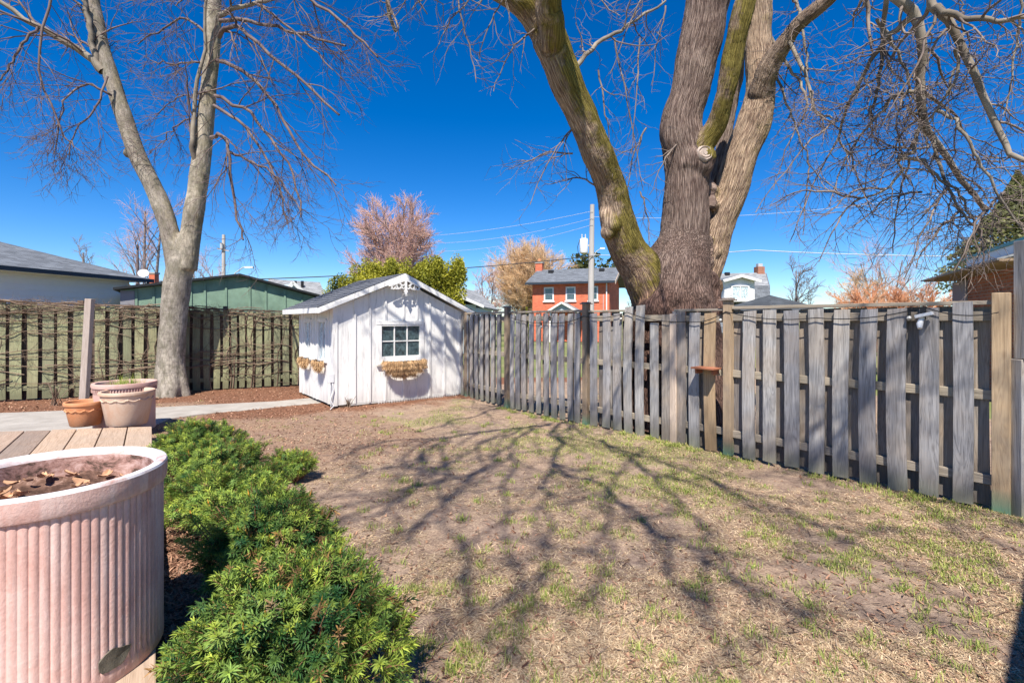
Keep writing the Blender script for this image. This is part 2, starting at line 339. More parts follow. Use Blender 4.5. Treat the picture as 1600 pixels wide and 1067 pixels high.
def trunk_mesh(name, lines, voxel, amp, k_r, f_s, extra=None, smooth_it=6):
    """lines: [(pts, radii, moss[, tone])] -> one smooth skin with bark relief and bark coordinates"""
    mb = MB(); segs = []
    for ln_ in lines:
        pts, rad, moss = ln_[:3]; tone = ln_[3] if len(ln_) > 3 else .5
        n = max(8, int(len(pts) * 5)); P = resample(pts, n); rr = np.interp(np.linspace(0, 1, n), np.linspace(0, 1, len(rad)), rad)
        mb.tube([Vector(p) for p in P], list(rr), 20); s = 0
        for i in range(n - 1):
            l = np.linalg.norm(P[i + 1] - P[i]); segs.append((P[i], P[i + 1], rr[i], rr[i + 1], s, moss, tone)); s += l
    for c, r in (extra or []):
        prof = [(r * math.sin(math.pi * j / 10) + 1e-4, -r * math.cos(math.pi * j / 10)) for j in range(11)]
        mb.lathe(prof, 14, c)
    o = mb.build(name, None); md = o.modifiers.new('r', 'REMESH'); md.mode = 'VOXEL'; md.voxel_size = voxel
    sm = o.modifiers.new('s', 'SMOOTH'); sm.factor = .5; sm.iterations = smooth_it
    me = bpy.data.meshes.new_from_object(o.evaluated_get(bpy.context.evaluated_depsgraph_get())); bpy.data.objects.remove(o)
    nV = len(me.vertices); V = np.empty(nV * 3, np.float32); me.vertices.foreach_get('co', V); V = V.reshape(-1, 3).astype(float)
    Nn = np.empty(nV * 3, np.float32); me.vertices.foreach_get('normal', Nn); Nn = Nn.reshape(-1, 3)
    best = np.full(nV, 1e9); co = np.zeros((nV, 3)); mo = np.zeros(nV); ton = np.zeros(nV)
    for a, b, ra, rb, s, moss, tone in segs:
        ab = b - a; L = np.linalg.norm(ab); d = ab / L; t = np.clip(((V - a) @ d) / L, 0, 1); q = a + t[:, None] * ab
        dv = V - q; dist = np.linalg.norm(dv, axis=1); r = ra + (rb - ra) * t; sc_ = dist - r; ok = sc_ < best
        x = np.cross(d, (0, 1, .13)); x /= np.linalg.norm(x); y = np.cross(d, x)
        best = np.where(ok, sc_, best); kk = k_r * .5 * (r + ra * 0 + .25)
        cc = np.stack([(dv @ x) / (dist + 1e-6) * kk, (dv @ y) / (dist + 1e-6) * kk, (s + t * L) * f_s], 1); co[ok] = cc[ok]; mo = np.where(ok, moss, mo); ton = np.where(ok, tone, ton)
    n1 = fbm(co, 3, 5); ridge = 1 - np.abs(n1 - .5) * 5; lump = fbm(V * 2.5, 3, 9) - .5
    lump2 = fbm(V * 1.1 + 7, 2, 13) - .5
    V2 = V + Nn * (np.clip(ridge, -1, 1) * amp + lump * amp * 6 + lump2 * amp * 9)[:, None]
    me.vertices.foreach_set('co', V2.astype(np.float32).ravel())
    A = me.attributes.new('bark', 'FLOAT_VECTOR', 'POINT'); A.data.foreach_set('vector', co.astype(np.float32).ravel())
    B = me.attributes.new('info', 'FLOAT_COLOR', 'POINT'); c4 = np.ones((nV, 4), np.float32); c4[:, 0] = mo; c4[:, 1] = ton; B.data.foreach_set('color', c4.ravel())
    me.polygons.foreach_set('use_smooth', np.ones(len(me.polygons), bool)); me.update()
    return me
def pix(pts, Y):                                   # polyline of (px, py[, Y]) -> world
    return np.array([at(p[0], p[1], p[2] if len(p) > 2 else Y) for p in pts])

# ------------------------------------------------------------------ ground
LB = [(-13, 1.0), (8, 14.5)]
def in_poly(x, y, poly):
    r = np.zeros(x.shape, bool); n = len(poly)
    for i in range(n):
        x1, y1 = poly[i]; x2, y2 = poly[(i + 1) % n]
        c = ((y1 > y) != (y2 > y)) & (x < (x2 - x1) * (y - y1) / (y2 - y1 + 1e-12) + x1); r ^= c
    return r
def P2(px, py): g = gnd(px, py); return (g.x, g.y)
PATH = [P2(505, 621), P2(430, 628), P2(330, 633), P2(239, 638), P2(120, 642), (-9.4, 8.62), (-13.5, 7.2), (-13.5, 4.9), (-8, 5.8), (-5.2, 7.1), P2(240, 667), P2(264, 655), P2(319, 647), P2(414, 639), P2(505, 630)]
def masks(x, y):
    """mulch (with a painted shade strip along the deck) and green masks on the ground plane"""
    P = np.stack([x, y, np.zeros_like(x)], 1); w1 = fbm(P * 1.3, 3, 2) - .5; w2 = fbm(P * 4, 3, 3) - .5
    # signed distance from the green fence line, in metres towards the yard
    fx, fy = -10.2, 9.93; dx, dy = .894, .447; dist = (x - fx) * dy - (y - fy) * dx
    m1 = np.clip((2.2 - dist + w1 * .8 + w2 * .5) * 2.5, 0, 1)
    # strip before the shed
    sx, sy = -3.27, 9.15; ex, ey = .79, .61; u = (x - sx) * ex + (y - sy) * ey; v = (x - sx) * ey - (y - sy) * ex
    m2 = np.clip((1.05 - .25 * np.abs(u - 1.6) - v + w1 * 1.3 + w2 * .8) * 2, 0, 1) * np.clip((u + 2.3 + w1) * 2, 0, 1) * np.clip((3.6 - u + w1) * 2, 0, 1)
    m3 = np.clip((3.0 - u * 2.0 - v * .5 + w1 * 3) * .6, 0, 1) * np.clip(4.0 - v, 0, 1) * (u < .4) * .35
    mul = np.clip(np.maximum(np.maximum(m1, m2), m3), 0, 1)
    dke = (x + 4.9) * .809 + (y - 6.8) * .587; mul = np.maximum(mul, ((x < -4.5) & (y < 5)) * .9); mul = np.maximum(mul, np.clip((.62 - dke + w1 * .6) * 4, 0, 1) * (y < 6.6) * (x > -6) * .9)  # deck-side strip darkened as mulch, standing in for the planter's shade
    g0 = fbm(P * 1.1, 4, 21); g1 = fbm(P * 3.7, 3, 22)
    def blob(cx, cy, sx_, sy_): return np.exp(-((x - cx) / sx_) ** 2 - ((y - cy) / sy_) ** 2)
    zone = 1.15 * blob(1.2, 6.0, 1.1, 1.3) + .8 * blob(.3, 7.2, 1.3, .8) + .6 * blob(1.9, 4.8, 1.0, .9) + .5 * blob(-1.0, 8.2, 1.3, .5) + .2 * blob(3.0, 4.0, 1.2, 1.0) + .12 * blob(1.2, 3.0, 2.6, 1.3)
    gx, gy = 4.17, 4.25; fd = (-.638, .770); fdist = -((x - gx) * fd[1] - (y - gy) * fd[0])
    zone += .4 * np.exp(-(fdist / .22) ** 2) * (y < 9.5)
    g2 = fbm(P * 9, 2, 23); gr = np.clip((zone * .75 + .05 + (g0 - .5) * 1.5 + (g1 - .5) * 1.2 + (g2 - .5) * 1.0 - .40) * 2.4, 0, 1) * (1 - mul)
    return mul, gr, fdist
def height(x, y):
    P = np.stack([x, y, np.zeros_like(x)], 1); mul, gr, fd = masks(x, y)
    h = (fbm(P * .7, 2, 31) - .5) * .05 + (fbm(P * 6, 3, 32) - .5) * .022 + (fbm(P * 22, 2, 33) - .5) * .012
    pin = in_poly(x, y, PATH); h = h + mul * (.02 + (fbm(P * 18, 2, 34) - .5) * .02) + .018 * gr
    return np.where(pin, np.minimum(h, 0) - .05, h)
gx = np.concatenate([np.arange(-13, -6, .09), np.arange(-6, 5.2, .04), np.arange(5.2, 8.1, .09)]); gy = np.concatenate([np.arange(1.0, 8, .035), np.arange(8, 14.6, .06)])
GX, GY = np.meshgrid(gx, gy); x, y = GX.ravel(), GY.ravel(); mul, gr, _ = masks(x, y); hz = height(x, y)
edge = np.minimum.reduce([x + 13, 8 - x, y - 1.0, 14.5 - y]); hz = np.where(edge < .2, -.03, hz)
n0, n1_ = len(gy), len(gx); ii = (np.arange(n0 - 1)[:, None] * n1_ + np.arange(n1_ - 1)[None, :]).ravel()
def m_lawn():
    t = NT('patchy dry lawn soil'); a = t.n('SeparateColor', {0: t.n('Attribute', attribute_name='mask').outputs['Color']})
    p = t.co('Object'); n1 = t.noise(p, 1.1, 6, .6); n2 = t.noise(p, 9, 6, .7); n3 = t.noise(p, 70, 4, .7)
    soil = t.ramp(n2, [(.3, (.19, .13, .10)), (.5, (.33, .24, .185)), (.7, (.52, .405, .30))])
    straw = t.ramp(n3, [(.3, (.22, .145, .10)), (.5, (.38, .27, .19)), (.72, (.62, .47, .32))])
    col = t.mix(t.ramp(t.math('ADD', t.math('MULTIPLY', n1, .6), t.math('MULTIPLY', n2, .4)), [(.42, (0, 0, 0)), (.58, (1, 1, 1))]), soil, straw)
    col = t.mix(.7, col, t.ramp(n3, [(.28, (.50, .47, .45)), (.5, (1, 1, 1)), (.75, (1.25, 1.22, 1.2))]), 'MULTIPLY')
    col = t.mix(t.math('MULTIPLY', a.outputs[1], .5), col, t.ramp(n3, [(.3, (.12, .13, .045)), (.7, (.36, .36, .13))]))
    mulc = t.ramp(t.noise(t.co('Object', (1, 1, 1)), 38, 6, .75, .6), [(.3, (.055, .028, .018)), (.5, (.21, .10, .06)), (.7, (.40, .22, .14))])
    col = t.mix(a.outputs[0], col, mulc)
    t.bump(t.math('ADD', t.math('MULTIPLY', n2, .6), n3), .9, .02); return t.out(col, .96, .1)
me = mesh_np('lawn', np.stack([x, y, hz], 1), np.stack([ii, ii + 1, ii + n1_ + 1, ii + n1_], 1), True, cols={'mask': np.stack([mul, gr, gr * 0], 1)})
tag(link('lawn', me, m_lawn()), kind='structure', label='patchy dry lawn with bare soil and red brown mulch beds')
def m_far():
    t = NT('far ground'); return t.out(t.ramp(t.noise(t.co(), .25, 6, .7), [(.35, (.13, .17, .05)), (.6, (.24, .23, .11)), (.8, (.3, .24, .16))]), .95, .1)
g = MB(); S = 1200
g.add([(-S, -60, -.06), (S, -60, -.06), (S, S * 1.5, -.06), (-S, S * 1.5, -.06)], [(0, 1, 2, 3)])
tag(g.build('ground', m_far()), kind='structure')
def m_conc():
    t = NT('grey concrete'); p = t.co(); n = t.noise(p, 3, 6, .65); f = t.noise(p, 60, 3)
    col = t.mix(.4, t.ramp(n, [(.3, (.29, .265, .235)), (.7, (.43, .40, .36))]), t.ramp(f, [(.3, (.8, .8, .8)), (.7, (1.15, 1.15, 1.15))]), 'MULTIPLY')
    t.bump(f, .3, .004); return t.out(col, .9, .2)
M['conc'] = m_conc()
p = MB(); p.prism([(a, b, -.05) for a, b in PATH], (0, 0, .068)); tag(p.build('path', M['conc'], bevel=.01), kind='structure')

# ------------------------------------------------------------------ litter, straw, grass, mulch chips (nobody could count them)
def blades(name, x, y, L, wdt, tilt, cols, mat, dens_label, base=0, curl=.3):
    n = len(x); z = height(x, y) + base; az = rng.random(n) * 2 * math.pi
    d = np.stack([np.cos(az) * np.cos(tilt), np.sin(az) * np.cos(tilt), np.sin(tilt)], 1); s = np.stack([-np.sin(az), np.cos(az), np.zeros(n)], 1) * (wdt / 2)[:, None]
    b = np.stack([x, y, z], 1); mid = b + d * (L * .55)[:, None]; d2 = d.copy(); d2[:, 2] -= curl; tip = mid + d2 * (L * .45)[:, None]; tip[:, 2] = np.maximum(tip[:, 2], b[:, 2] + .001)
    V = np.stack([b - s, b + s, mid + s * .8, mid - s * .8, tip + s * .15, tip - s * .15], 1).reshape(-1, 3); i = np.arange(n)[:, None] * 6
    Fq = np.concatenate([i + np.array([[0, 1, 2, 3]]), i + np.array([[3, 2, 4, 5]])]); cc = np.repeat(cols, 6, axis=0)
    return tag(link(name, mesh_np(name, V, Fq, False, {'col': cc}), mat), label=dens_label, kind='stuff')
def scatter(n, near=True):
    """positions weighted towards the camera so that the grain stays even in the picture"""
    Y = 1 / (1 / 13.0 + rng.random(n) * (1 / 2.0 - 1 / 13.0)) if near else rng.uniform(2, 13, n)
    X = rng.uniform(-1.15, 1.12, n) * Y; return X, Y
def deckside(x, y): return (x + 4.9) * (-.809) - (y - 6.8) * .587 * 1.0
def on_lawn(x, y):
    fl = -((x - 4.17) * .770 - (y - 4.25) * -.638)
    dk = (x + 4.9) * .809 + (y - 6.8) * .587 < .02
    shed_u = (x + 3.27) * .79 + (y - 9.15) * .61; shed_v = -(x + 3.27) * .61 + (y - 9.15) * .79
    shed = (shed_u > -.02) & (shed_u < 2.72) & (shed_v > -.02) & (shed_v < 2.4)
    return ~in_poly(x, y, PATH) & (fl > -.35) & ~(dk & (y < 7.0)) & ~shed & (x > -12.8) & (x < 7.8) & (y < 14.3)
def pick(x, y, prob): k = (rng.random(len(x)) < prob) & on_lawn(x, y); return x[k], y[k]
def lerp(a, b, t): return np.array(a)[None, :] + (np.array(b) - np.array(a))[None, :] * t[:, None]
X, Y = scatter(420000); mu, gr_, _ = masks(X, Y); X, Y = pick(X, Y, np.clip(gr_ * .8, 0, 1)); n = len(X)
t_ = rng.random(n); colr = lerp((.14, .21, .035), (.48, .53, .13), t_) * (.7 + .5 * rng.random(n))[:, None]; dry = rng.random(n) < .28; colr[dry] = lerp((.48, .36, .2), (.62, .5, .28), rng.random(dry.sum()))
dist = np.hypot(X, Y); blades('grass', X, Y, rng.uniform(.015, .045, n), .0026 + .0006 * dist, np.radians(rng.uniform(20, 80, n)), colr, M['grass'], 'sparse new green grass growing in patches on the dry lawn')
X, Y = scatter(230000); mu, gr_, _ = masks(X, Y); Pp = np.stack([X, Y, X * 0], 1); X, Y = pick(X, Y, np.clip((fbm(Pp * 2.2, 3, 41) - .36) * 3.6, 0, 1) * (1 - mu * .8)); n = len(X)
colr = lerp((.34, .22, .13), (.74, .58, .38), rng.random(n) ** 1.2) * (.65 + .5 * rng.random(n))[:, None]
dist = np.hypot(X, Y); blades('straw_litter', X, Y, rng.uniform(.02, .06, n), .0022 + .0006 * dist, np.radians(rng.uniform(0, 22, n)), colr, M['litter'], 'dry straw coloured dead grass lying flat over the lawn', .003, .35)
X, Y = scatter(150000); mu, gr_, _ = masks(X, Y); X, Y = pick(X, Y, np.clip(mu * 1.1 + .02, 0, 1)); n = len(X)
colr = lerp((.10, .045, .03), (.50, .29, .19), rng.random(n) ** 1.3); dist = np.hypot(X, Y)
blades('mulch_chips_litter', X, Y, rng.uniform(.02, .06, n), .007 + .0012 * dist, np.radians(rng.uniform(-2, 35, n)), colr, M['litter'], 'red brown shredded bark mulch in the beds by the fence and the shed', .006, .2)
X, Y = scatter(4500); X, Y = pick(X, Y, np.full(len(X), .8)); n = len(X)
colr = lerp((.18, .10, .06), (.45, .28, .18), rng.random(n))
blades('leaf_litter', X, Y, rng.uniform(.012, .04, n), rng.uniform(.006, .02, n), np.radians(rng.uniform(0, 45, n)), colr, M['litter'], 'small curled brown dead leaves scattered over the lawn', .004, .9)
X, Y = scatter(2600); X, Y = pick(X, Y, np.full(len(X), .9)); n = len(X); colr = lerp((.10, .06, .04), (.34, .25, .18), rng.random(n)); dist = np.hypot(X, Y)
blades('fallen_twig_litter', X, Y, rng.uniform(.05, .16, n), .003 + .0008 * dist, np.radians(rng.uniform(0, 8, n)), colr, M['litter'], 'thin fallen brown twigs lying scattered over the lawn', .008, .1)
# tall tufts along the fence foot and loose in the lawn
tx, ty = [], []
for k in range(380):
    if k < 90: u_ = rnd.uniform(0, 6.6); cx, cy = 4.17 - .638 * u_ - .1 - rnd.uniform(0, .18), 4.25 + .770 * u_ - rnd.uniform(0, .12)
    else: cy = 1 / rnd.uniform(1 / 9., 1 / 2.2); cx = rnd.uniform(-.3, .95) * cy
    q = rnd.randint(12, 45); tx.append(rng.normal(cx, .028, q)); ty.append(rng.normal(cy, .028, q))
X, Y = np.concatenate(tx), np.concatenate(ty); X, Y = pick(X, Y, np.ones(len(X))); n = len(X)
colr = lerp((.16, .25, .04), (.50, .50, .16), rng.random(n)); dist = np.hypot(X, Y)
blades('tufts_grass', X, Y, rng.uniform(.025, .07, n), .003 + .0005 * dist, np.radians(rng.uniform(25, 85, n)), colr, M['grass'], 'loose tufts of brighter green grass along the fence foot and lawn')

# ------------------------------------------------------------------ deck
dk = empty('deck', (-4.9, 6.8, 0), math.atan2(-.587, -.809) , 'low deck of wide tan planks behind the big pink planter', 'deck')
# local x runs left along the far edge, local y runs back to the far end (planks lie along y, towards -y is the camera)
rz = dk.rotation_euler.z; cx_, sx_ = math.cos(rz), math.sin(rz)
def todeck(X, Y): dx, dy = X + 4.9, Y - 6.8; return dx * cx_ + dy * sx_, -dx * sx_ + dy * cx_
le = todeck(-6.66, 6.49); slope = le[1] / le[0]
W = .27
for i in range(20):
    x0 = i * W; mb = MB(); sgn = 1
    y_a = slope * x0 * 1; y_b = slope * (x0 + W) * 1; far = 8.6
    j = rnd.uniform(-.004, .004)
    v = [(x0 + .006, y_a, .15), (x0 + W - .006, y_b, .15), (x0 + W - .006, far, .15), (x0 + .006, far, .15)]
    mb.prism(v, (0, 0, .04 + j)); mb.build('plank', M['deck'], dk, bevel=.006)
mb = MB(); mb.box(.01, 5.4, -.0, 0.0, 0, 0)
mb = MB(); mb.prism([(.03, slope * .03 + .04, .0), (5.3, slope * 5.3 + .04, .0), (5.3, 8.5, .0), (.03, 8.5, .0)], (0, 0, .148)); mb.build('frame', M['dark_gap'], dk)

# ------------------------------------------------------------------ right-hand fence (board on board)
FA, FB, FC_ = Vector((4.17, 4.25, 0)), Vector((-.06, 9.35, 0)), Vector((-.98, 10.70, 0))
d1 = (FB - FA).normalized(); L1 = (FB - FA).length; d2 = (FC_ - FB).normalized(); L2 = (FC_ - FB).length
def f_pos(u): return FA + d1 * u if u <= L1 else FB + d2 * (u - L1)
def f_dir(u): return d1 if u <= L1 else d2
def f_u(px):
    for o, d, base, lim in ((FA, d1, 0, L1), (FB, d2, L1, 1e9)):
        k = (px - HX) / F; u = (k * o.y - o.x) / (d.x - k * d.y)
        if u <= lim + .001 or base: return base + u
fence = empty('board_fence', FA, 0, 'weathered grey board on board fence running from the shed to the right side', 'fence')
def fl(p): return p - FA
def place(me, name, m, u, off, z=0, yaw=0, tilt=0):     # board standing at u along the fence, off metres towards the yard
    d = f_dir(u); nrm = Vector((-d.y, d.x, 0)) * -1     # points away from the yard
    nrm = Vector((d.y, -d.x, 0)); nrm = nrm if nrm.dot(Vector((-1, -.5, 0))) > 0 else -nrm
    p = f_pos(u) + nrm * off; ang = math.atan2(d.y, d.x)
    o = link(name, me, m, fence); o.location = fl(Vector((p.x, p.y, z))); o.rotation_euler = (0, tilt, ang + yaw); return o
def board_mesh(wd, h, th=.018, seed=0):
    r_ = random.Random(seed); v = []; n = 6; cup = r_.uniform(-.007, .010); bow = r_.uniform(-.014, .014); sd_ = r_.uniform(-.014, .014)
    for i in range(n + 1):
        z = h * i / n; s_ = math.sin(math.pi * i / n); ox = sd_ * s_; oy = bow * s_; tz = r_.uniform(-.006, .006) if i in (0, n) else 0
        v += [(-wd / 2 + ox, -th / 2 + oy, z + tz), (ox, -th / 2 + oy - cup, z), (wd / 2 + ox, -th / 2 + oy, z - tz), (wd / 2 + ox, th / 2 + oy, z - tz), (ox, th / 2 + oy - cup, z), (-wd / 2 + ox, th / 2 + oy, z + tz)]
    f = [(i * 6 + j, i * 6 + (j + 1) % 6, (i + 1) * 6 + (j + 1) % 6, (i + 1) * 6 + j) for i in range(n) for j in range(6)] + [tuple(range(6))[::-1], tuple(n * 6 + j for j in range(6))]
    me = bpy.data.meshes.new('board'); me.from_pydata(v, [], f); return me
BM = {}
def bmesh_for(wd, h, s):
    k = (round(wd / .005) * .005, round(h, 2), s)
    if k not in BM: BM[k] = board_mesh(k[0], k[1], .02, s * 31 + 5)
    return BM[k]
# front boards: (centre px, kind, top height)
front = [(740, 0), (748, 0), (756, 0), (764.5, 0), (773, 0), (782, 0), (803.5, 0), (812.5, 0), (822, 0), (833, 0), (844.5, 0), (856.5, 0), (869, 0), (882, 0), (895, 0), (905, 0),
         (931, 0), (950, 0), (968, 0), (985, 0, 1.83), (1003, 0, 1.85), (1026, 0, 1.60), (1045, 2, 1.71), (1066, 2, 1.75), (1088, 0, 1.73), (1114, 1, 1.73),
         (1173.5, 0), (1205, 0), (1240, 0), (1278, 0), (1316, 0), (1359, 0), (1405, 0), (1453, 0), (1506, 0, 1.79), (732, 0), (725, 0)]
fu = []
for k, b in enumerate(front):
    u = f_u(b[0]); fu.append((u, b)); h = (b[2] if len(b) > 2 else 1.745 + rnd.uniform(-.008, .008)); lean = rnd.uniform(-.009, .009)
    wd = .14 if u < 5.5 else .135
    if b[0] < 915 and b[0] > 795: wd = .115
    if b[0] < 790: wd = .105
    wd += rnd.uniform(-.010, .010)
    z0 = rnd.uniform(.0, .03)
    m = (M['board'], M['board_new'], M['board_back'])[b[1]]
    o = place(bmesh_for(wd, h - z0, k % 6), 'board', m, u, .045, z0, rnd.uniform(-.04, .04), lean)
    if len(b) > 2 and b[2] < 1.65: o['label'] = 'short grey board beside the big maple trunk'
fu.sort(key=lambda q: q[0])
for i in range(len(fu) - 1):
    a, b = fu[i][0], fu[i + 1][0]
    if b - a > .6: continue
    mid = (a + b) / 2; h = 1.76
    if fu[i][1][0] in (1045, 1026): continue
    place(bmesh_for(.16 if b - a > .22 else (.14 if b - a > .2 else .115), h - .03, (i + 3) % 6), 'board', M['board_back'], mid, -.045, .03, rnd.uniform(-.03, .03), rnd.uniform(-.008, .008))
place(bmesh_for(.14, 1.72, 2), 'board', M['board_back'], .14, -.045, .03); place(bmesh_for(.14, 1.72, 4), 'board', M['board_back'], f_u(1148), -.045, .03)
def rail(u0, u1, z, wd=.035, th=.085, off=0, m='rail', name='rail'):
    d = f_dir((u0 + u1) / 2); nrm = Vector((d.y, -d.x, 0)); nrm = nrm if nrm.dot(Vector((-1, -.5, 0))) > 0 else -nrm
    a, b = f_pos(u0) + nrm * off, f_pos(u1) + nrm * off; L = (b - a).length; mb = MB(); mb.box(0, L, -wd / 2, wd / 2, -th / 2, th / 2)
    o = mb.build(name, M[m], fence, bevel=.004); o.location = fl(Vector((a.x, a.y, z))); o.rotation_euler = (0, 0, math.atan2((b - a).y, (b - a).x)); return o
posts = [f_u(1566) + .0, f_u(1140), f_u(1056), f_u(918), L1, f_u(731)]
PT = [1.865, 1.87, 1.72, 1.885, 1.865, 1.80]
spans = [(posts[0], posts[1]), (posts[1], posts[2]), (posts[2], posts[3]), (posts[3], posts[4]), (posts[4], posts[5] + .08)]
for k, (a, b) in enumerate(spans):
    for z in (.27, 1.0, 1.66): rail(a + .045, b - .045, z + rnd.uniform(-.01, .01))
    if k == 2: rail(f_u(983), b - .05, 1.775, .095, .03, 0, 'rail', 'cap_rail')
    elif k == 1: rail(a + .05, b, 1.765, .095, .03, 0, 'rail', 'cap_rail')
    else: rail(a + .05, b - .05, 1.785, .095, .035, 0, 'rail', 'cap_rail')
for k, (u, h) in enumerate(zip(posts, PT)):
    d = f_dir(u); wd = .116 if k == 0 else .095; mb = MB(); mb.box(-wd / 2, wd / 2, -wd / 2, wd / 2, 0, h)
    o = mb.build('post', M['post'] if k != 2 else M['oldpost'], fence, bevel=.006); p = f_pos(u); nx = (Vector((-.77, -.638, 0)) * .03)
    o.location = fl(Vector((p.x + nx.x, p.y + nx.y, 0))); o.rotation_euler = (0, 0, math.atan2(d.y, d.x))
    if k in (1, 3, 4):
        cb = MB(); cb.box(-.075, .075, -.075, .075, h + .001, h + .018).box(-.055, .055, -.055, .055, h + .0185, h + .036)
        cb.build('post_cap', M['board_back'], o, bevel=.003)
# small shelf on the fence
su0, su1 = f_u(1131), f_u(1096); sh = MB(); a, b = f_pos(su0), f_pos(su1); nrm = Vector((-.77, -.638, 0))
o = MB(); L = (b - a).length; o.box(0, L, -.0, .20, 0, .022); t1 = empty('wall_shelf', fl(a) * 0 + a + nrm * .057 + Vector((0, 0, 1.035)), math.atan2((b - a).y, (b - a).x), 'small rusty brown shelf fixed across the fence boards near the tan post', 'shelf')
M['rust'] = m_plain('rusty brown wood', (.33, .13, .07), .8, .2)
o.build('board', M['rust'], t1, bevel=.003)
o2 = MB(); o2.box(.03, .05, 0, .15, -.06, -.001); o2.box(L - .05, L - .03, 0, .15, -.06, -.001); o2.build('bracket', M['rust'], t1)
# tall grey post beyond the end of the fence
tp = empty('tall_post', (4.175, 4.14, 0), 0, 'tall grey timber post with a lapped upper board at the right end of the fence', 'post')
MB().box(0, .34, -.05, .05, 0, 1.31).build('lower_board', M['board'], tp, bevel=.005)
MB().box(.012, .36, -.075, .03, 1.315, 2.29).build('upper_board', M['board'], tp, bevel=.005)
# string light cable with bulbs and the sensor lamp
cb = empty('string_light', f_pos(0), 0, 'black string light cable with small bulbs sagging along the grey fence', 'string light')
def fn(u, off): d = f_dir(u); n_ = Vector((-.77, -.638, 0)); p = f_pos(u) + n_ * off; return p
stations = [(f_u(1563), 1.70), (f_u(1448), 1.755), (f_u(1280), 1.66), (f_u(1139), 1.74), (f_u(1080), 1.62), (f_u(985), 1.75), (f_u(918), 1.70), (f_u(860), 1.60), (f_u(797), 1.72)]
pts = []
for (u0, z0), (u1, z1) in zip(stations[:-1], stations[1:]):
    for j in range(8): t = j / 8; p = fn(u0 + (u1 - u0) * t, .085); pts.append(Vector((p.x, p.y, z0 + (z1 - z0) * t - .05 * 4 * t * (1 - t))) - f_pos(0))
MB().tube(pts, .005, 5).build('cable', M['black'], cb)
M['bulb'] = m_glass('clear bulb', (.18, .18, .17))
for i in range(9, len(pts), 16):
    p = pts[i]; b_ = MB(); b_.lathe([(.001, 0), (.013, -.002), (.014, -.045), (.001, -.047)], 10); o = b_.build('socket', M['black'], cb, loc=p)
    b_ = MB(); b_.lathe([(.001, -.095), (.014, -.088), (.022, -.07), (.016, -.052), (.012, -.0475)], 12); b_.build('bulb', M['bulb'], o, smooth=True)
lu = f_u(1450); lp = fn(lu, .06); lamp = empty('security_lamp', (lp.x, lp.y, 1.62), math.atan2(d1.y, d1.x), 'small white sensor lamp hanging from the top rail of the grey fence', 'lamp')
# local x along fence to the shed, local +y away from boards (towards yard) given the fence direction
MB().box(-.075, .055, .035, .10, .045, .075, Matrix.Rotation(R(14), 4, 'Y')).build('head', M['white_dirty'], lamp, bevel=.004)
MB().box(.0, .04, .001, .04, .02, .13).build('mount', M['black'], lamp, bevel=.003)
MB().tube([(.02, .05, .04), (.035, .07, -.02), (.03, .09, -.06)], [.02, .026, .018], 10).build('sensor', M['white_dirty'], lamp, smooth=True)

# ------------------------------------------------------------------ green fence on the left
GA, GB = Vector((-10.9, 9.58, 0)), Vector((-3.2, 13.43, 0)); gd = (GB - GA).normalized(); GL = (GB - GA).length
gf = empty('green_fence', GA, math.atan2(gd.y, gd.x), 'faded sage green board fence along the back of the yard covered in bare vines', 'fence')
def g_u(px): k = (px - HX) / F; return (k * GA.y - GA.x) / (gd.x - k * gd.y)
def g_h(u): return 2.07 - .032 * u * 1.0
gaps = [-8, 13.5, 39, 63.5, 88.5, 111.5, 146, 169, 189, 208.5, 228.5, 247, 264, 282, 299, 316, 331.5, 346, 359, 372, 384, 397, 411, 425.5, 440, 454, 468, 481, 494]
for i in range(len(gaps) - 1):
    u0, u1 = g_u(gaps[i]), g_u(gaps[i + 1]); wd = u1 - u0; bw = wd * rnd.uniform(.66, .73); h = g_h(u0)
    me_ = board_mesh(bw, h - .10, .02, i + 70); o = link('board', me_, M['green_board'], gf); o.location = ((u0 + u1) / 2, -.04, rnd.uniform(.03, .06)); o.rotation_euler = (0, rnd.uniform(-.006, .006), 0)
    me_ = board_mesh(wd * .62, h - .12, .02, i + 170); o = link('board', me_, M['dark_gap'], gf); o.location = (u1, .05, .04)
u = g_u(494)
while u < GL - .1:
    o = link('board', board_mesh(.15, 1.72, .02, int(u * 9)), M['green_board'], gf); o.location = (u + .1, -.04, .04); u += .21
for z in (.22, 1.05): MB().box(0, GL, -.028 if z < .5 else .062, .038 if z < .5 else .1, z, z + .09).build('rail', M['green_board'], gf)
MB().prism([(0, -.028, g_h(0) - .16), (GL, -.028, g_h(GL) - .16), (GL, -.028, g_h(GL) - .07), (0, -.028, g_h(0) - .07)], (0, .066, 0)).build('rail', M['green_board'], gf)
MB().prism([(0, -.06, g_h(0) - .045), (GL, -.06, g_h(GL) - .045), (GL, -.06, g_h(GL) - .01), (0, -.06, g_h(0) - .01)], (0, .13, 0)).build('cap_rail', M['dark_gap'], gf)
for px in (-30, 124, 352, 462):
    u = g_u(px); MB().box(u - .05, u + .05, .062, .16, 0, g_h(u) + .05).build('post', M['dark_gap'], gf, bevel=.005)
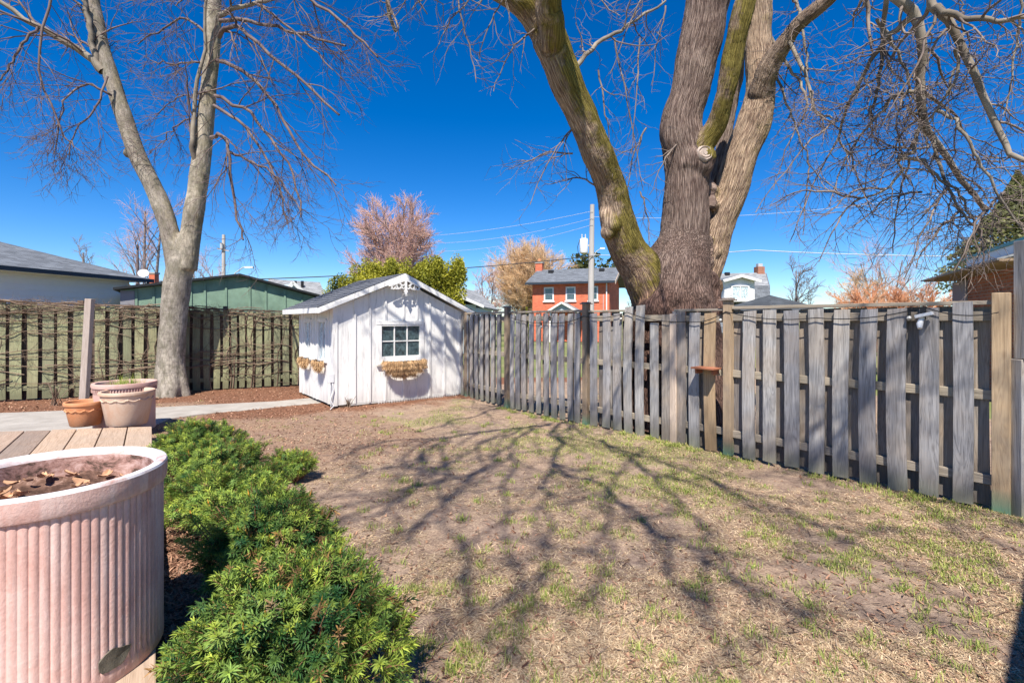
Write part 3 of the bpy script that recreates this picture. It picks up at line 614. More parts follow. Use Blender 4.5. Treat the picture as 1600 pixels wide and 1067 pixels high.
# vines
vroots = []
for k in range(46):
    side = rnd.random(); u0 = rnd.uniform(-.2, 6.3); z0 = rnd.choice([rnd.uniform(.3, 1.9), rnd.uniform(1.5, 2.0)]); sg = rnd.choice((-1, 1))
    pts = [(u0, -.07, z0)]
    for j in range(5): pts.append((pts[-1][0] + sg * rnd.uniform(.25, .5), -.07 - rnd.uniform(0, .05), min(g_h(pts[-1][0]) + .03, max(.25, pts[-1][2] + rnd.uniform(-.10, .10)))))
    vroots.append(resample(pts, 12))
for u0, z0, sg in ((.1, .98, 1), (.1, .80, 1), (1.4, 1.82, 1), (1.5, .72, 1), (4.2, .8, 1)):
    vroots.append(resample([(u0 + j * .55 * sg, -.085, z0 + (-.045 * j if u0 < .5 else .0) + rnd.uniform(-.03, .03)) for j in range(6)], 12))
for k in range(14):
    u0 = rnd.uniform(0, 6.5); vroots.append(resample([(u0 + rnd.uniform(-.05, .05) * j, -.065, .05 + j * .37) for j in range(6)], 12))
VP = np.array(vroots); VR = np.linspace(1, .45, 12)[None, :] * rng.uniform(.006, .014, len(VP))[:, None]
pr_ = [tubes(VP, VR, 5)]
a, ar = spawn(VP, VR, 13, (.25, .7), (20, 75), 6, .05, .16, .5, .03, .98, .0028)
a[:, :, 1] = np.clip(a[:, :, 1], -.16, -.06); a[:, :, 2] = np.minimum(a[:, :, 2], 2.1 - .032 * a[:, :, 0]); pr_.append(tubes(a, ar, 3))
b, br_ = spawn(a, ar, 4, (.10, .3), (25, 80), 5, .0, .2, .6, .1, .98, .002); b[:, :, 1] = np.clip(b[:, :, 1], -.18, -.06); pr_.append(tubes(b, br_, 3))
v, f = join(pr_); vine = link('climbing_vine', mesh_np('climbing_vine', v, f, True), M['vine']); vine.location = gf.location; vine.rotation_euler = gf.rotation_euler
tag(vine, 'tangle of bare brown climbing vine stems over the green fence', 'vine', kind='stuff')
# pale leaning post
lp0 = at(130, 640, 8.8); lp1 = at(140.5, 467, 8.8)
MB().beam((lp0.x, 8.8, 0), (lp1.x, 8.8, lp1.z), .115, .09, (0, 1, 0)); pp = MB(); pp.beam((0, 0, 0), (lp1.x - lp0.x, 0, lp1.z), .115, .09, (0, 1, 0))
o = pp.build('wooden_post', M['oldpost'], bevel=.006, loc=(lp0.x, 8.8, 0)); tag(o, 'pale weathered wooden post leaning slightly in front of the green fence', 'post')

# ------------------------------------------------------------------ shed
SX, SY = -3.27, 9.15; sang = math.atan2(.61, .79); SW, SDp = 2.71, 2.3; ex = Vector((math.cos(sang), math.sin(sang), 0)); ey = Vector((-ex.y, ex.x, 0)); S0 = Vector((SX, SY, 0))
shed = empty('garden_shed', S0, sang, 'white board and batten garden shed with a grey shingle gable roof', 'shed')
def s_on(px, py=None, off=0):                     # shed front plane: px -> x, and z of py there
    o = S0 - ey * off; k = (px - HX) / F; s = (k * o.y - o.x) / (ex.x - k * ex.y); Y = o.y + ex.y * s
    return (s, EYE - (py - HY) / F * Y) if py is not None else s
AP = (1.355, 2.50); zr, zl = 1.80, 1.84; ZB = .07
wx0, wx1, wz0, wz1 = s_on(596), s_on(655.5), .905, 1.52
def roof_z(s): return AP[1] - .02 - (abs(s - AP[0])) * (.415 if s < AP[0] else .445) - .05
T = .05
fw = MB()
fw.prism([(0, 0, ZB), (wx0, 0, ZB), (wx0, 0, roof_z(wx0)), (0, 0, roof_z(0))], (0, T, 0)); fw.prism([(wx1, 0, ZB), (SW, 0, ZB), (SW, 0, roof_z(SW)), (wx1, 0, roof_z(wx1))], (0, T, 0))
fw.prism([(wx0, 0, ZB), (wx1, 0, ZB), (wx1, 0, wz0), (wx0, 0, wz0)], (0, T, 0)); fw.prism([(wx0, 0, wz1), (wx1, 0, wz1), (wx1, 0, roof_z(wx1)), (AP[0], 0, roof_z(AP[0])), (wx0, 0, roof_z(wx0))], (0, T, 0))
fw.build('front_wall', M['shed'], shed)
MB().box(SW - T, SW, T + .001, SDp, ZB, roof_z(SW) - .01).build('side_wall', M['shed'], shed)
MB().prism([(T, SDp, ZB), (SW - T, SDp, ZB), (SW - T, SDp, roof_z(SW)), (AP[0], SDp, roof_z(AP[0])), (T, SDp, roof_z(0))], (0, -T, 0)).build('back_wall', M['shed'], shed)
# left wall with two windows
lw = MB(); wins = [(.42, .86), (1.38, 1.78)]; lz0, lz1 = .88, 1.60; ytop = roof_z(0) - .01; ys = [T + .001]
for a_, b_ in wins: ys += [a_, b_]
ys.append(SDp - .001)
for i in range(0, len(ys), 2): lw.box(0, T, ys[i], ys[i + 1], ZB, ytop)
for a_, b_ in wins: lw.box(0, T, a_, b_, ZB, lz0); lw.box(0, T, a_, b_, lz1, ytop)
lw.build('side_wall', M['shed'], shed)
for y_ in (.03, .26, 1.0, 1.20, 1.95, 2.2): MB().box(-.02, -.001, y_ - .025, y_ + .025, ZB, ytop - .02).build('batten', M['shed'], shed)
for a_, b_ in wins:
    wf = MB(); wf.box(-.025, -.001, a_ - .06, a_, lz0 - .05, lz1 + .05).box(-.025, -.001, b_, b_ + .06, lz0 - .05, lz1 + .05).box(-.03, -.001, a_ + .001, b_ - .001, lz1, lz1 + .07).box(-.05, -.001, a_ + .001, b_ - .001, lz0 - .05, lz0)
    fo = wf.build('window', M['shed'], shed); MB().box(.02, .026, a_, b_, lz0, lz1).build('pane', M['glass_curtain'], fo); cu = MB()
    n = 14; vv = []; [vv.extend([(.034 + .008 * math.sin(i * 2.2), a_ + (b_ - a_) * i / n, lz0), (.034 + .008 * math.sin(i * 2.2), a_ + (b_ - a_) * i / n, lz1)]) for i in range(n + 1)]
    mu_ = MB(); mu_.box(.0, .018, (a_ + b_) / 2 - .008, (a_ + b_) / 2 + .008, lz0, lz1); mu_.build('muntin', M['shed'], fo)
# battens on the front
for px, up in ((554, 0), (577.5, 0), (602, 1), (630, 1), (651.5, 1), (671, 0), (694, 0)):
    s = s_on(px)
    if up:
        MB().box(s - .02, s + .02, -.026, -.001, wz1 + .115, roof_z(s) - .01).build('batten', M['shed'], shed)
        MB().box(s - .018, s + .018, -.022, -.001, ZB, wz0 - .15).build('batten', M['shed'], shed)
    else: MB().box(s - .02, s + .02, -.026, -.001, ZB, roof_z(s) - .01).build('batten', M['shed'], shed)
MB().box(-.022, .065, -.022, -.001, ZB - .01, roof_z(.03)).build('corner_board', M['shed'], shed); MB().box(SW - .05, SW + .02, -.02, -.001, ZB, roof_z(SW) - .01).build('corner_board', M['shed'], shed)
# window
wn_ = MB(); wn_.box(wx0 - .1, wx1 + .1, -.03, -.001, wz1 + .03, wz1 + .11); wn_.box(wx0 - .09, wx0, -.024, -.001, wz0 - .1, wz1 + .028).box(wx1, wx1 + .09, -.024, -.001, wz0 - .1, wz1 + .028)
wn_.box(wx0 + .001, wx1 - .001, -.022, -.001, wz1, wz1 + .028)
wo = wn_.build('window', M['shed'], shed, bevel=.003); MB().box(wx0 - .12, wx1 + .13, -.07, -.0245, wz0 - .13, wz0 - .101).build('sill', M['shed'], wo, bevel=.003)
MB().box(wx0 + .001, wx1 - .001, -.02, -.001, wz0 - .1, wz0 - .001).build('apron', M['shed'], wo); MB().box(wx0 + .001, wx1 - .001, -.008, .04, wz0, wz0 + .025).build('bottom_rail', M['shed'], wo)
pw = (wx1 - wx0) / 3; ph = (wz1 - wz0 - .025) / 2
for i in range(3):
    for j in range(2): MB().box(wx0 + i * pw + .001, wx0 + (i + 1) * pw - .001, .022, .027, wz0 + .026 + j * ph, wz0 + .024 + (j + 1) * ph).build('pane', M['glass'], wo)
for i in (1, 2): MB().box(wx0 + i * pw - .011, wx0 + i * pw + .011, .002, .02, wz0 + .026, wz1 - .001).build('muntin', M['shed'], wo)
MB().box(wx0 + .001, wx1 - .001, .004, .0185, wz0 + .025 + ph - .011, wz0 + .025 + ph + .011).build('muntin', M['shed'], wo)
# roof: two slopes with overlapping shingle courses and the flare on the left
OV = .13
def uvquad(mb_pts, name, m, parent, th=.03):       # sloped slab with UVs in metres: a,b along the eave, c,d along the ridge
    a, b, c, d = [Vector(p) for p in mb_pts]; nrm = (b - a).cross(d - a).normalized(); nrm = nrm if nrm.z > 0 else -nrm
    v = [a, b, c, d] + [p - nrm * th for p in (a, b, c, d)]; f = [(0, 1, 2, 3), (7, 6, 5, 4), (0, 4, 5, 1), (1, 5, 6, 2), (2, 6, 7, 3), (3, 7, 4, 0)]
    me_ = bpy.data.meshes.new(name); me_.from_pydata(v, [], f); uv = me_.uv_layers.new(name='UVMap'); e1 = (b - a).normalized(); e2 = nrm.cross(e1)
    for lp_ in me_.loops: q = v[lp_.vertex_index] - a; uv.data[lp_.index].uv = (q.dot(e1), q.dot(e2) + (q.dot(nrm) if abs(q.dot(e2)) < 1e-3 else 0))
    return link(name, me_, m, parent)
def shingle_slope(e0, e1, r0, r1, courses, name):   # rows of shingles, each row one part
    e0, e1, r0, r1 = [Vector(p) for p in (e0, e1, r0, r1)]; up = (r0 - e0) / courses; nrm = (e1 - e0).cross(r0 - e0).normalized(); nrm = nrm if nrm.z > 0 else -nrm
    L = (e1 - e0).length; d = (e1 - e0) / L; n = int(L / .3)
    for i in range(courses):
        mb = MB(); a = e0 + up * i; off = (i % 2) * .15
        xs = [0] + [off + .3 * k for k in range(n + 1) if .05 < off + .3 * k < L - .05] + [L]
        for x0, x1 in zip(xs[:-1], xs[1:]):
            j = rnd.uniform(0, .004); p = a + d * (x0 + .003) - up * .12; q = a + d * (x1 - .003) - up * .12; lo = nrm * (.014 + j); mb.add([p + lo, q + lo, q + up * 1.15 + nrm * .004, p + up * 1.15 + nrm * .004, p + nrm * .002, q + nrm * .002], [(0, 1, 2, 3), (4, 5, 1, 0)])
        mb.build('shingle_row', M['shingle_solid'], shed)
def m_sh():
    t = NT('dark grey shingle'); p = t.co(rand=True); n = t.noise(p, 90, 3); b_ = t.noise(p, 4, 4)
    t.bump(n, .5, .004); return t.out(t.mix(.5, t.ramp(n, [(.25, (.05, .055, .065)), (.75, (.20, .21, .24))]), t.ramp(b_, [(.3, (.6, .6, .6)), (.7, (1.5, 1.5, 1.5))]), 'MULTIPLY'), .92, .15)
M['shingle_solid'] = m_sh()
yf, yb = -OV, 2.36; kx, kz = -.31, 1.865; fx_, fz_ = kx, kz; rx, rz_ = SW + .33, 1.80; az_ = 2.565
def slab(a, b, name, m, y0=yf, y1=yb, th=.025):
    MB().prism([(a[0], y0, a[1]), (b[0], y0, b[1]), (b[0], y0, b[1] - th), (a[0], y0, a[1] - th)], (0, y1 - y0, 0)).build(name, m, shed)
slab((AP[0], az_), (rx, rz_), 'roof', M['shed']); slab((kx, kz), (AP[0] - .001, az_), 'roof', M['shed'])
shingle_slope((kx, yf - .015, kz), (kx, yb, kz), (AP[0], yf - .015, az_), (AP[0], yb, az_), 13, 'l');
shingle_slope((rx, yf - .015, rz_), (rx, yb, rz_), (AP[0], yf - .015, az_), (AP[0], yb, az_), 13, 'r')
def barge(a, b, y=yf):
    h = .105; MB().prism([(a[0], y - .024, a[1] - .004), (b[0], y - .024, b[1] - .004), (b[0], y - .024, b[1] - h), (a[0], y - .024, a[1] - h)], (0, .022, 0)).build('barge_board', M['shed'], shed, bevel=.002)
barge((AP[0] + .001, az_), (rx, rz_)); barge((kx, kz), (AP[0] - .001, az_))
MB().box(fx_ - .02, fx_, yf, yb, fz_ - .10, fz_ - .002).build('fascia', M['shed'], shed); MB().box(rx, rx + .02, yf, yb, rz_ - .10, rz_ - .002).build('fascia', M['shed'], shed)
for y_ in np.arange(.1, SDp, .3): MB().prism([(fx_ + .001, y_, fz_ - .03), (-.002, y_, fz_ + .09), (-.002, y_, fz_ + .0), (fx_ + .001, y_, fz_ - .10)], (0, .04, 0)).build('rafter_tail', M['board_new'], shed)
# base skirt of lattice
sk = MB()
for i in range(34): s = .85 + i * .054; sk.box(s, s + .026, -.012, -.004, -.02, .068)
sk.box(.3, SW, -.016, -.012, .045, .066).box(.3, SW, -.016, -.012, -.02, .004); so = sk.build('lattice_skirt', M['shed'], shed)
MB().box(.02, SW - .02, .01, .03, -.04, .068).build('foundation', M['dark_gap'], shed)
# gingerbread bracket under the gable
gb = MB(); y0 = yf - .05; cx = AP[0]; cz = az_ - .12
def ring(mb, c, r, w_, a0, a1, th=.025, n=12):
    for i in range(n):
        t0, t1 = a0 + (a1 - a0) * i / n, a0 + (a1 - a0) * (i + 1) / n; ww0, ww1 = w_ * (1 - .4 * i / n), w_ * (1 - .4 * (i + 1) / n)
        q = [(c[0] + (r + s_ * ww) * math.cos(t), y0, c[1] + (r + s_ * ww) * math.sin(t)) for t, s_, ww in ((t0, -1, ww0), (t0, 1, ww0), (t1, 1, ww1), (t1, -1, ww1))]
        mb.prism(q, (0, th, 0))
for sg in (-1, 1):
    gb.prism([(cx, y0, cz + .015), (cx + sg * .33, y0, cz - .125), (cx + sg * .36, y0, cz - .155), (cx + sg * .30, y0, cz - .15), (cx, y0, cz - .03)], (0, .024, 0))
    ring(gb, (cx + sg * .26, cz - .165), .035, .014, R(90), R(90 - sg * 300), .022); ring(gb, (cx + sg * .14, cz - .135), .05, .016, R(90), R(90 + sg * 290), .02)
    ring(gb, (cx + sg * .05, cz - .15), .035, .013, R(60), R(60 - sg * 250), .018); gb.prism([(cx + sg * .10, y0 + .001, cz - .17), (cx + sg * .3, y0 + .001, cz - .185), (cx + sg * .32, y0 + .001, cz - .2), (cx + sg * .16, y0 + .001, cz - .205)], (0, .02, 0))
gb.prism([(cx - .025, y0 - .002, cz + .01), (cx + .025, y0 - .002, cz + .01), (cx + .022, y0 - .002, cz - .2), (cx + .04, y0 - .002, cz - .235), (cx + .012, y0 - .002, cz - .30), (cx, y0 - .002, cz - .33), (cx - .012, y0 - .002, cz - .30), (cx - .04, y0 - .002, cz - .235), (cx - .022, y0 - .002, cz - .2)], (0, .028, 0))
gb.build('gable_bracket', M['shed'], shed)
# outlet box and conduit at the near corner
eb = MB(); eb.box(-.11, -.001, -.035, .03, .50, .66); ebo = eb.build('outlet_box', M['white_dirty'], shed, bevel=.004)
MB().tube([(-.05, -.01, .499), (-.05, -.01, .32), (-.05, -.01, .06)], .012, 8).build('conduit', M['grey_metal'], ebo); MB().tube([(-.03, -.02, .499), (-.02, -.05, .38), (-.08, -.07, .2), (-.03, -.09, .08), (-.1, -.12, .03)], .008, 6).build('cord', M['white_dirty'], ebo)
# coir baskets
def coir(name, loc, r, h, n, label, parentrot):
    e = empty(name, loc, parentrot, label, 'basket', 'coir lined half baskets on the shed')
    mb = MB(); k = 20
    prof = [(1.0, 0), (.97, -.35 * h), (.8, -.7 * h), (.5, -.97 * h), (.02, -h)]
    v = []
    for i in range(k + 1):
        a = math.pi * i / k
        for (q, z) in prof: v.append((r * q * math.cos(a), -.62 * r * q * math.sin(a) if r < .3 else -.2 * q * math.sin(a) ** .5 if math.sin(a) > 0 else 0, z))
    f_ = [(i * 5 + j, (i + 1) * 5 + j, (i + 1) * 5 + j + 1, i * 5 + j + 1) for i in range(k) for j in range(4)]
    lin = mb.add(v, f_).build('coir_liner', M['coir'], e)
    V = np.array(v); pos = []; 
    idx = rng.integers(0, len(V), n); P0 = V[idx] + rng.normal(size=(n, 3)) * .012; P0[:, 1] -= .008
    dr = P0 * np.array([.6, 1.6, 0]) ; dr /= np.linalg.norm(dr, axis=1, keepdims=True) + 1e-6; dr = dr * .5 + rng.normal(size=(n, 3)) * .35; dr[:, 2] -= .9; dr[:, 1] = -np.abs(dr[:, 1]) * .6; dr /= np.linalg.norm(dr, axis=1, keepdims=True)
    Ln = rng.uniform(.04, .12, n)[:, None]; sd_ = np.cross(dr, rng.normal(size=(n, 3))); sd_ /= np.linalg.norm(sd_, axis=1, keepdims=True); sd_ *= .0045
    VV = np.stack([P0 - sd_, P0 + sd_, P0 + dr * Ln], 1).reshape(-1, 3); FF = np.arange(n * 3).reshape(-1, 3)
    col = np.repeat(lerp((.45, .27, .13), (.80, .56, .32), rng.random(n)), 3, axis=0)
    fo = link('coir_fibres', mesh_np('coir_fibres', VV, FF, False, {'col': col}), M['litter'], e); fo['kind'] = 'stuff'
    wr = MB(); ringp = [((r + .01) * math.cos(math.pi * i / 16), -(.62 * r + .01) * math.sin(math.pi * i / 16) if r < .3 else -.21 * math.sin(math.pi * i / 16) ** .5, .008) for i in range(17)]
    wr.tube(ringp, .006, 6)
    for i in range(1, 16, 2): p = ringp[i]; wr.tube([p, (p[0] * .98, p[1] - .008, -.4 * h), (p[0] * .7, p[1] * .7, -.85 * h)], .003, 4)
    wr.build('wire_frame', M['black'], e)
    return e
M['coir'] = m_plain('coconut fibre', (.45, .27, .14), .95, .35, 30, .6)
bp = S0 + ex * ((wx0 + wx1) / 2 + .02) - ey * .075 + Vector((0, 0, wz0 - .07)); coir('window_basket', bp, .42, .25, 6500, 'shaggy coir lined window basket hanging under the front window of the white shed', sang)
for y_, px, lb in ((.62, 0, 'small round coir wall basket on the shed side nearer the front corner'), (1.58, 0, 'small round coir wall basket on the shed side farther from the front corner')):
    bp = S0 + ey * y_ - ex * .055 + Vector((0, 0, .86)); coir('wall_basket', bp, .19, .15, 900, lb, sang - math.pi / 2)

# ------------------------------------------------------------------ pots and planter
def m_terra(name, c, pale, amt=.5, scale=4):
    t = NT(name); n = t.noise(t.co(scale=(1, 1, .5)), scale, 6, .65, .5); f = t.noise(t.co(), 60, 4)
    col = t.mix(t.math('MULTIPLY', t.ramp(n, [(.38, (0, 0, 0)), (.62, (1, 1, 1))]), amt), c, pale); t.bump(f, .25, .003)
    return t.out(t.mix(.3, col, t.ramp(f, [(.3, (.8, .8, .8)), (.7, (1.12, 1.12, 1.12))]), 'MULTIPLY'), .85, .25)
M['terra'] = m_terra('orange terracotta', (.60, .25, .11), (.62, .34, .20)); M['terra_pale'] = m_terra('chalky beige terracotta', (.56, .36, .25), (.62, .50, .40), .8); M['terra_pink'] = m_terra('pink terracotta', (.56, .34, .28), (.62, .46, .41), .7)
M['soil'] = m_plain('potting soil', (.07, .045, .035), .95, .5, 20, .8)
def pot(loc, r, h, rb, m, label, swag=True, rimh=.05):
    e = empty('flower_pot', loc, 0, label, 'flower pot', 'terracotta pots at the far edge of the deck'); mb = MB()
    mb.lathe([(.001, 0), (rb - .01, 0), (rb, .012), (r * .93, h - rimh), (r * .985, h - rimh + .004), (r, h - rimh * .5), (r * .985, h - .004), (r * .95, h), (r * .88, h - .006), (r * .86, h - .03), (r * .84, h - .09)], 56); mb.build('body', m, e, smooth=True)
    MB().lathe([(.001, h - .07), (r * .5, h - .065), (r * .855, h - .08)], 32).build('soil', M['soil'], e)
    if swag:
        sw = MB(); pts = []; n = 14
        for i in range(n * 8 + 1):
            a = 2 * math.pi * i / (n * 8); ph_ = (i % 8) / 8; z = h - rimh - .05 - .028 * math.sin(math.pi * ph_); rr = rb + (r * .93 - rb) * (z / (h - rimh)) + .004; pts.append((rr * math.cos(a), rr * math.sin(a), z))
        sw.tube(pts, .008, 6)
        for i in range(0, n * 8, 8): sw.lathe([(.001, -.014), (.012, -.006), (.012, .006), (.001, .012)], 8, (pts[i][0], pts[i][1], pts[i][2] - .008))
        sw.build('swag', m, e, smooth=True)
    return e
DZ = .19
pot(gnd(133, 664, DZ), .235, .335, .165, M['terra'], 'small orange terracotta pot with scalloped swag, left of the beige one')
pot(gnd(199, 662, DZ), .325, .47, .235, M['terra_pale'], 'chalky beige terracotta pot with a scalloped swag, in front of the pink cylinder pot')
pc = pot((-5.72, 7.38, .02), .395, .71, .37, M['terra_pink'], 'tall pink cylinder pot with sprouting grass, behind the beige pot', False, .07)
rb_ = MB()
for i in range(70): a = 2 * math.pi * i / 70; rb_.box(.366, .388, -.006, .006, .585, .628, Matrix.Rotation(a, 4, 'Z'))
rb_.build('ribbed_band', M['terra_pink'], pc)
n = 260; a = rng.random(n) * 2 * math.pi; rr = .26 * np.sqrt(rng.random(n)); b0 = np.stack([rr * np.cos(a), rr * np.sin(a) , np.full(n, .64)], 1); dd = rng.normal(size=(n, 3)) * .35 + np.array([0, 0, 1]); Ln = rng.uniform(.06, .16, n)[:, None]; s_ = np.stack([-np.sin(a), np.cos(a), 0 * a], 1) * .004
VV = np.stack([b0 - s_, b0 + s_, b0 + dd * Ln], 1).reshape(-1, 3); o = link('grass', mesh_np('grass', VV, np.arange(n * 3).reshape(-1, 3), False, {'col': np.repeat(lerp((.2, .32, .04), (.5, .52, .12), rng.random(n)), 3, axis=0)}), M['grass'], pc); o['kind'] = 'stuff'
# big ribbed planter
D_ = .63; pl = empty('ribbed_planter', (-3.1 * D_, 3.35 * D_, DZ), 0, 'large round pink planter with vertical ribs in the left foreground', 'planter'); PR, PH = .65 * D_, EYE - D_ - DZ
def m_clay():
    t = NT('dusty weathered pink clay'); n = t.noise(t.co(), 3, 6, .7, .5); dr = t.noise(t.co(scale=(16, 16, 1.3)), 1, 5, .65, .3); f = t.noise(t.co(), 70, 5, .7)
    col = t.ramp(n, [(.32, (.50, .29, .245)), (.5, (.60, .37, .32)), (.68, (.66, .47, .42))])
    col = t.mix(t.math('MULTIPLY', t.ramp(dr, [(.50, (0, 0, 0)), (.66, (1, 1, 1))]), .45), col, (.72, .60, .56)); col = t.mix(t.math('MULTIPLY', t.ramp(t.noise(t.co(scale=(9, 9, 1.5)), 1.3, 5, .7), [(.56, (0, 0, 0)), (.7, (1, 1, 1))]), .4), col, (.34, .20, .17))
    sp_ = t.ramp(t.noise(t.co(), 34, 3), [(.70, (0, 0, 0)), (.74, (1, 1, 1))]); col = t.mix(t.math('MULTIPLY', sp_, .6), col, (.75, .68, .64))
    col = t.mix(.4, col, t.ramp(f, [(.3, (.75, .75, .75)), (.7, (1.15, 1.15, 1.15))]), 'MULTIPLY'); t.bump(t.math('ADD', f, n), .5, .006); return t.out(col, .9, .2)
M['plant_pink'] = m_clay()
def m_rim():
    t = NT('worn whitewashed rim'); n = t.noise(t.co(scale=(1, 1, 2)), 5, 7, .7, .8); t.bump(t.noise(t.co(), 50, 4), .3, .003)
    return t.out(t.ramp(n, [(.36, (.55, .33, .28)), (.43, (.66, .52, .49)), (.52, (.78, .74, .74))]), .8, .3)
M['rim'] = m_rim()
NR = 84; k = NR * 10; prof = [(PR * .955, 0.0), (PR * .965, .01), (PR * .965, .055), (PR * .955, .07), (PR * .955, PH - .105), (PR * .955, PH - .09)]
rib_r = [rnd.uniform(.8, 1.15) for _ in range(NR + 1)]
def ribmod(a, j): return 1 + (.016 * rib_r[int(a * NR / 2 / math.pi) % NR] * (abs(math.sin(a * NR / 2)) ** .7 - .5) if 3 <= j <= 4 else 0) + .003 * math.sin(3 * a + 1)
b_ = MB(); b_.lathe([(.001, .0)] + prof, k, mod=lambda a, j: ribmod(a, j - 1)); b_.build('body', M['plant_pink'], pl, smooth=True)
MB().lathe([(PR * .95, PH - .094), (PR * .985, PH - .09), (PR * .995, PH - .08), (PR, PH - .04), (PR, PH - .012)], 120).build('rim_band', M['plant_pink'], pl, smooth=True)
MB().lathe([(PR, PH - .012), (PR * .99, PH - .002), (PR * .96, PH), (PR * .90, PH - .004), (PR * .885, PH - .012), (PR * .875, PH - .03)], 120).build('rim', M['rim'], pl, smooth=True)
M['chip'] = m_plain('crumbled grey brown core', (.15, .135, .105), .95, .6, 26, 1.0)
aa0 = math.atan2(-(2.11 - 0) , 1.95) ; cp = []; a0 = R(-19)
for i in range(14): t_ = i / 14 * 2 * math.pi; q_ = 1 + .22 * rnd.uniform(-1, 1); cp.append((a0 + .15 * q_ * math.cos(t_) + .03 * math.sin(t_), .095 + .042 * q_ * math.sin(t_)))
cm = MB(); rr0 = PR * .967; ctr = (a0, .095); vv = [(rr0 * math.cos(ctr[0]), rr0 * math.sin(ctr[0]), ctr[1])] + [((rr0 + .002) * math.cos(a), (rr0 + .002) * math.sin(a), z) for a, z in cp] + [((rr0 - .03) * math.cos(a), (rr0 - .03) * math.sin(a), z) for a, z in cp]
cm.add(vv, [(0, 1 + i, 1 + (i + 1) % 14) for i in range(14)] + [(1 + i, 15 + i, 15 + (i + 1) % 14, 1 + (i + 1) % 14) for i in range(14)]); cm.build('broken_patch', M['chip'], pl)
def m_inner():
    t = NT('mossy pink inner wall'); n = t.noise(t.co(scale=(1, 1, 1.5)), 9, 6, .75, .5)
    return t.out(t.ramp(n, [(.40, (.09, .06, .045)), (.50, (.38, .22, .18)), (.62, (.60, .42, .37))]), .9, .2)
MB().lathe([(PR * .875, PH - .03), (PR * .87, PH - .26)], 96).build('inner_wall', m_inner(), pl, smooth=True)
sv = MB(); n = 40
ang = np.linspace(0, 2 * math.pi, 61)[:-1]; rad = np.linspace(.02, 1, 20) * PR * .872; AA, RR_ = np.meshgrid(ang, rad); px_, py_ = (RR_ * np.cos(AA)).ravel(), (RR_ * np.sin(AA)).ravel()
pz_ = PH - .135 + (fbm(np.stack([px_, py_, px_ * 0], 1) * 9, 4, 61) - .5) * .09 + (px_ * -.08); V = np.stack([px_, py_, pz_], 1); q = (np.arange(19)[:, None] * 60 + np.arange(60)[None, :]); q2 = (np.arange(19)[:, None] * 60 + (np.arange(60)[None, :] + 1) % 60)
M['dry_soil'] = (lambda t: (t.bump(t.noise(t.co(), 40, 5), .8, .01), t.out(t.ramp(t.noise(t.co(), 11, 7, .75, .4), [(.42, (.07, .04, .03)), (.55, (.17, .10, .075)), (.68, (.42, .29, .24)), (.78, (.62, .50, .45))]), .95, .1))[1])(NT('crusted dry soil'))
link('soil', mesh_np('soil', V, np.stack([q, q2, q2 + 60, q + 60], -1).reshape(-1, 4), True), M['dry_soil'], pl)
M['deadleaf'] = m_plain('dead leaf', (.50, .29, .17), .85, .4, 14, .3)
for i in range(46):                                # curled leaves lying on the soil
    a = rnd.uniform(0, 6.28); r_ = PR * .8 * math.sqrt(rnd.random()); L = rnd.uniform(.03, .075); ww = L * rnd.uniform(.4, .7); cu = rnd.uniform(.1, .5); vv = []
    for u_ in range(5):
        for w_ in (-1, 0, 1): t = u_ / 4; vv.append((L * (t - .5), w_ * ww / 2 * math.sin(math.pi * (.1 + .8 * t)), cu * L * ((t - .5) ** 2) * 2 + abs(w_) * ww * .25))
    mb = MB(); mb.add(vv, [(j * 3 + w_, j * 3 + w_ + 1, (j + 1) * 3 + w_ + 1, (j + 1) * 3 + w_) for j in range(4) for w_ in range(2)])
    o = mb.build('dead_leaf', M['deadleaf'], pl, smooth=True); o.location = (r_ * math.cos(a), r_ * math.sin(a), PH - .115 - r_ * math.cos(a) * .08 + rnd.uniform(0, .02)); o.rotation_euler = (rnd.uniform(-.5, .5), rnd.uniform(-.4, .4), rnd.uniform(0, 6.28))

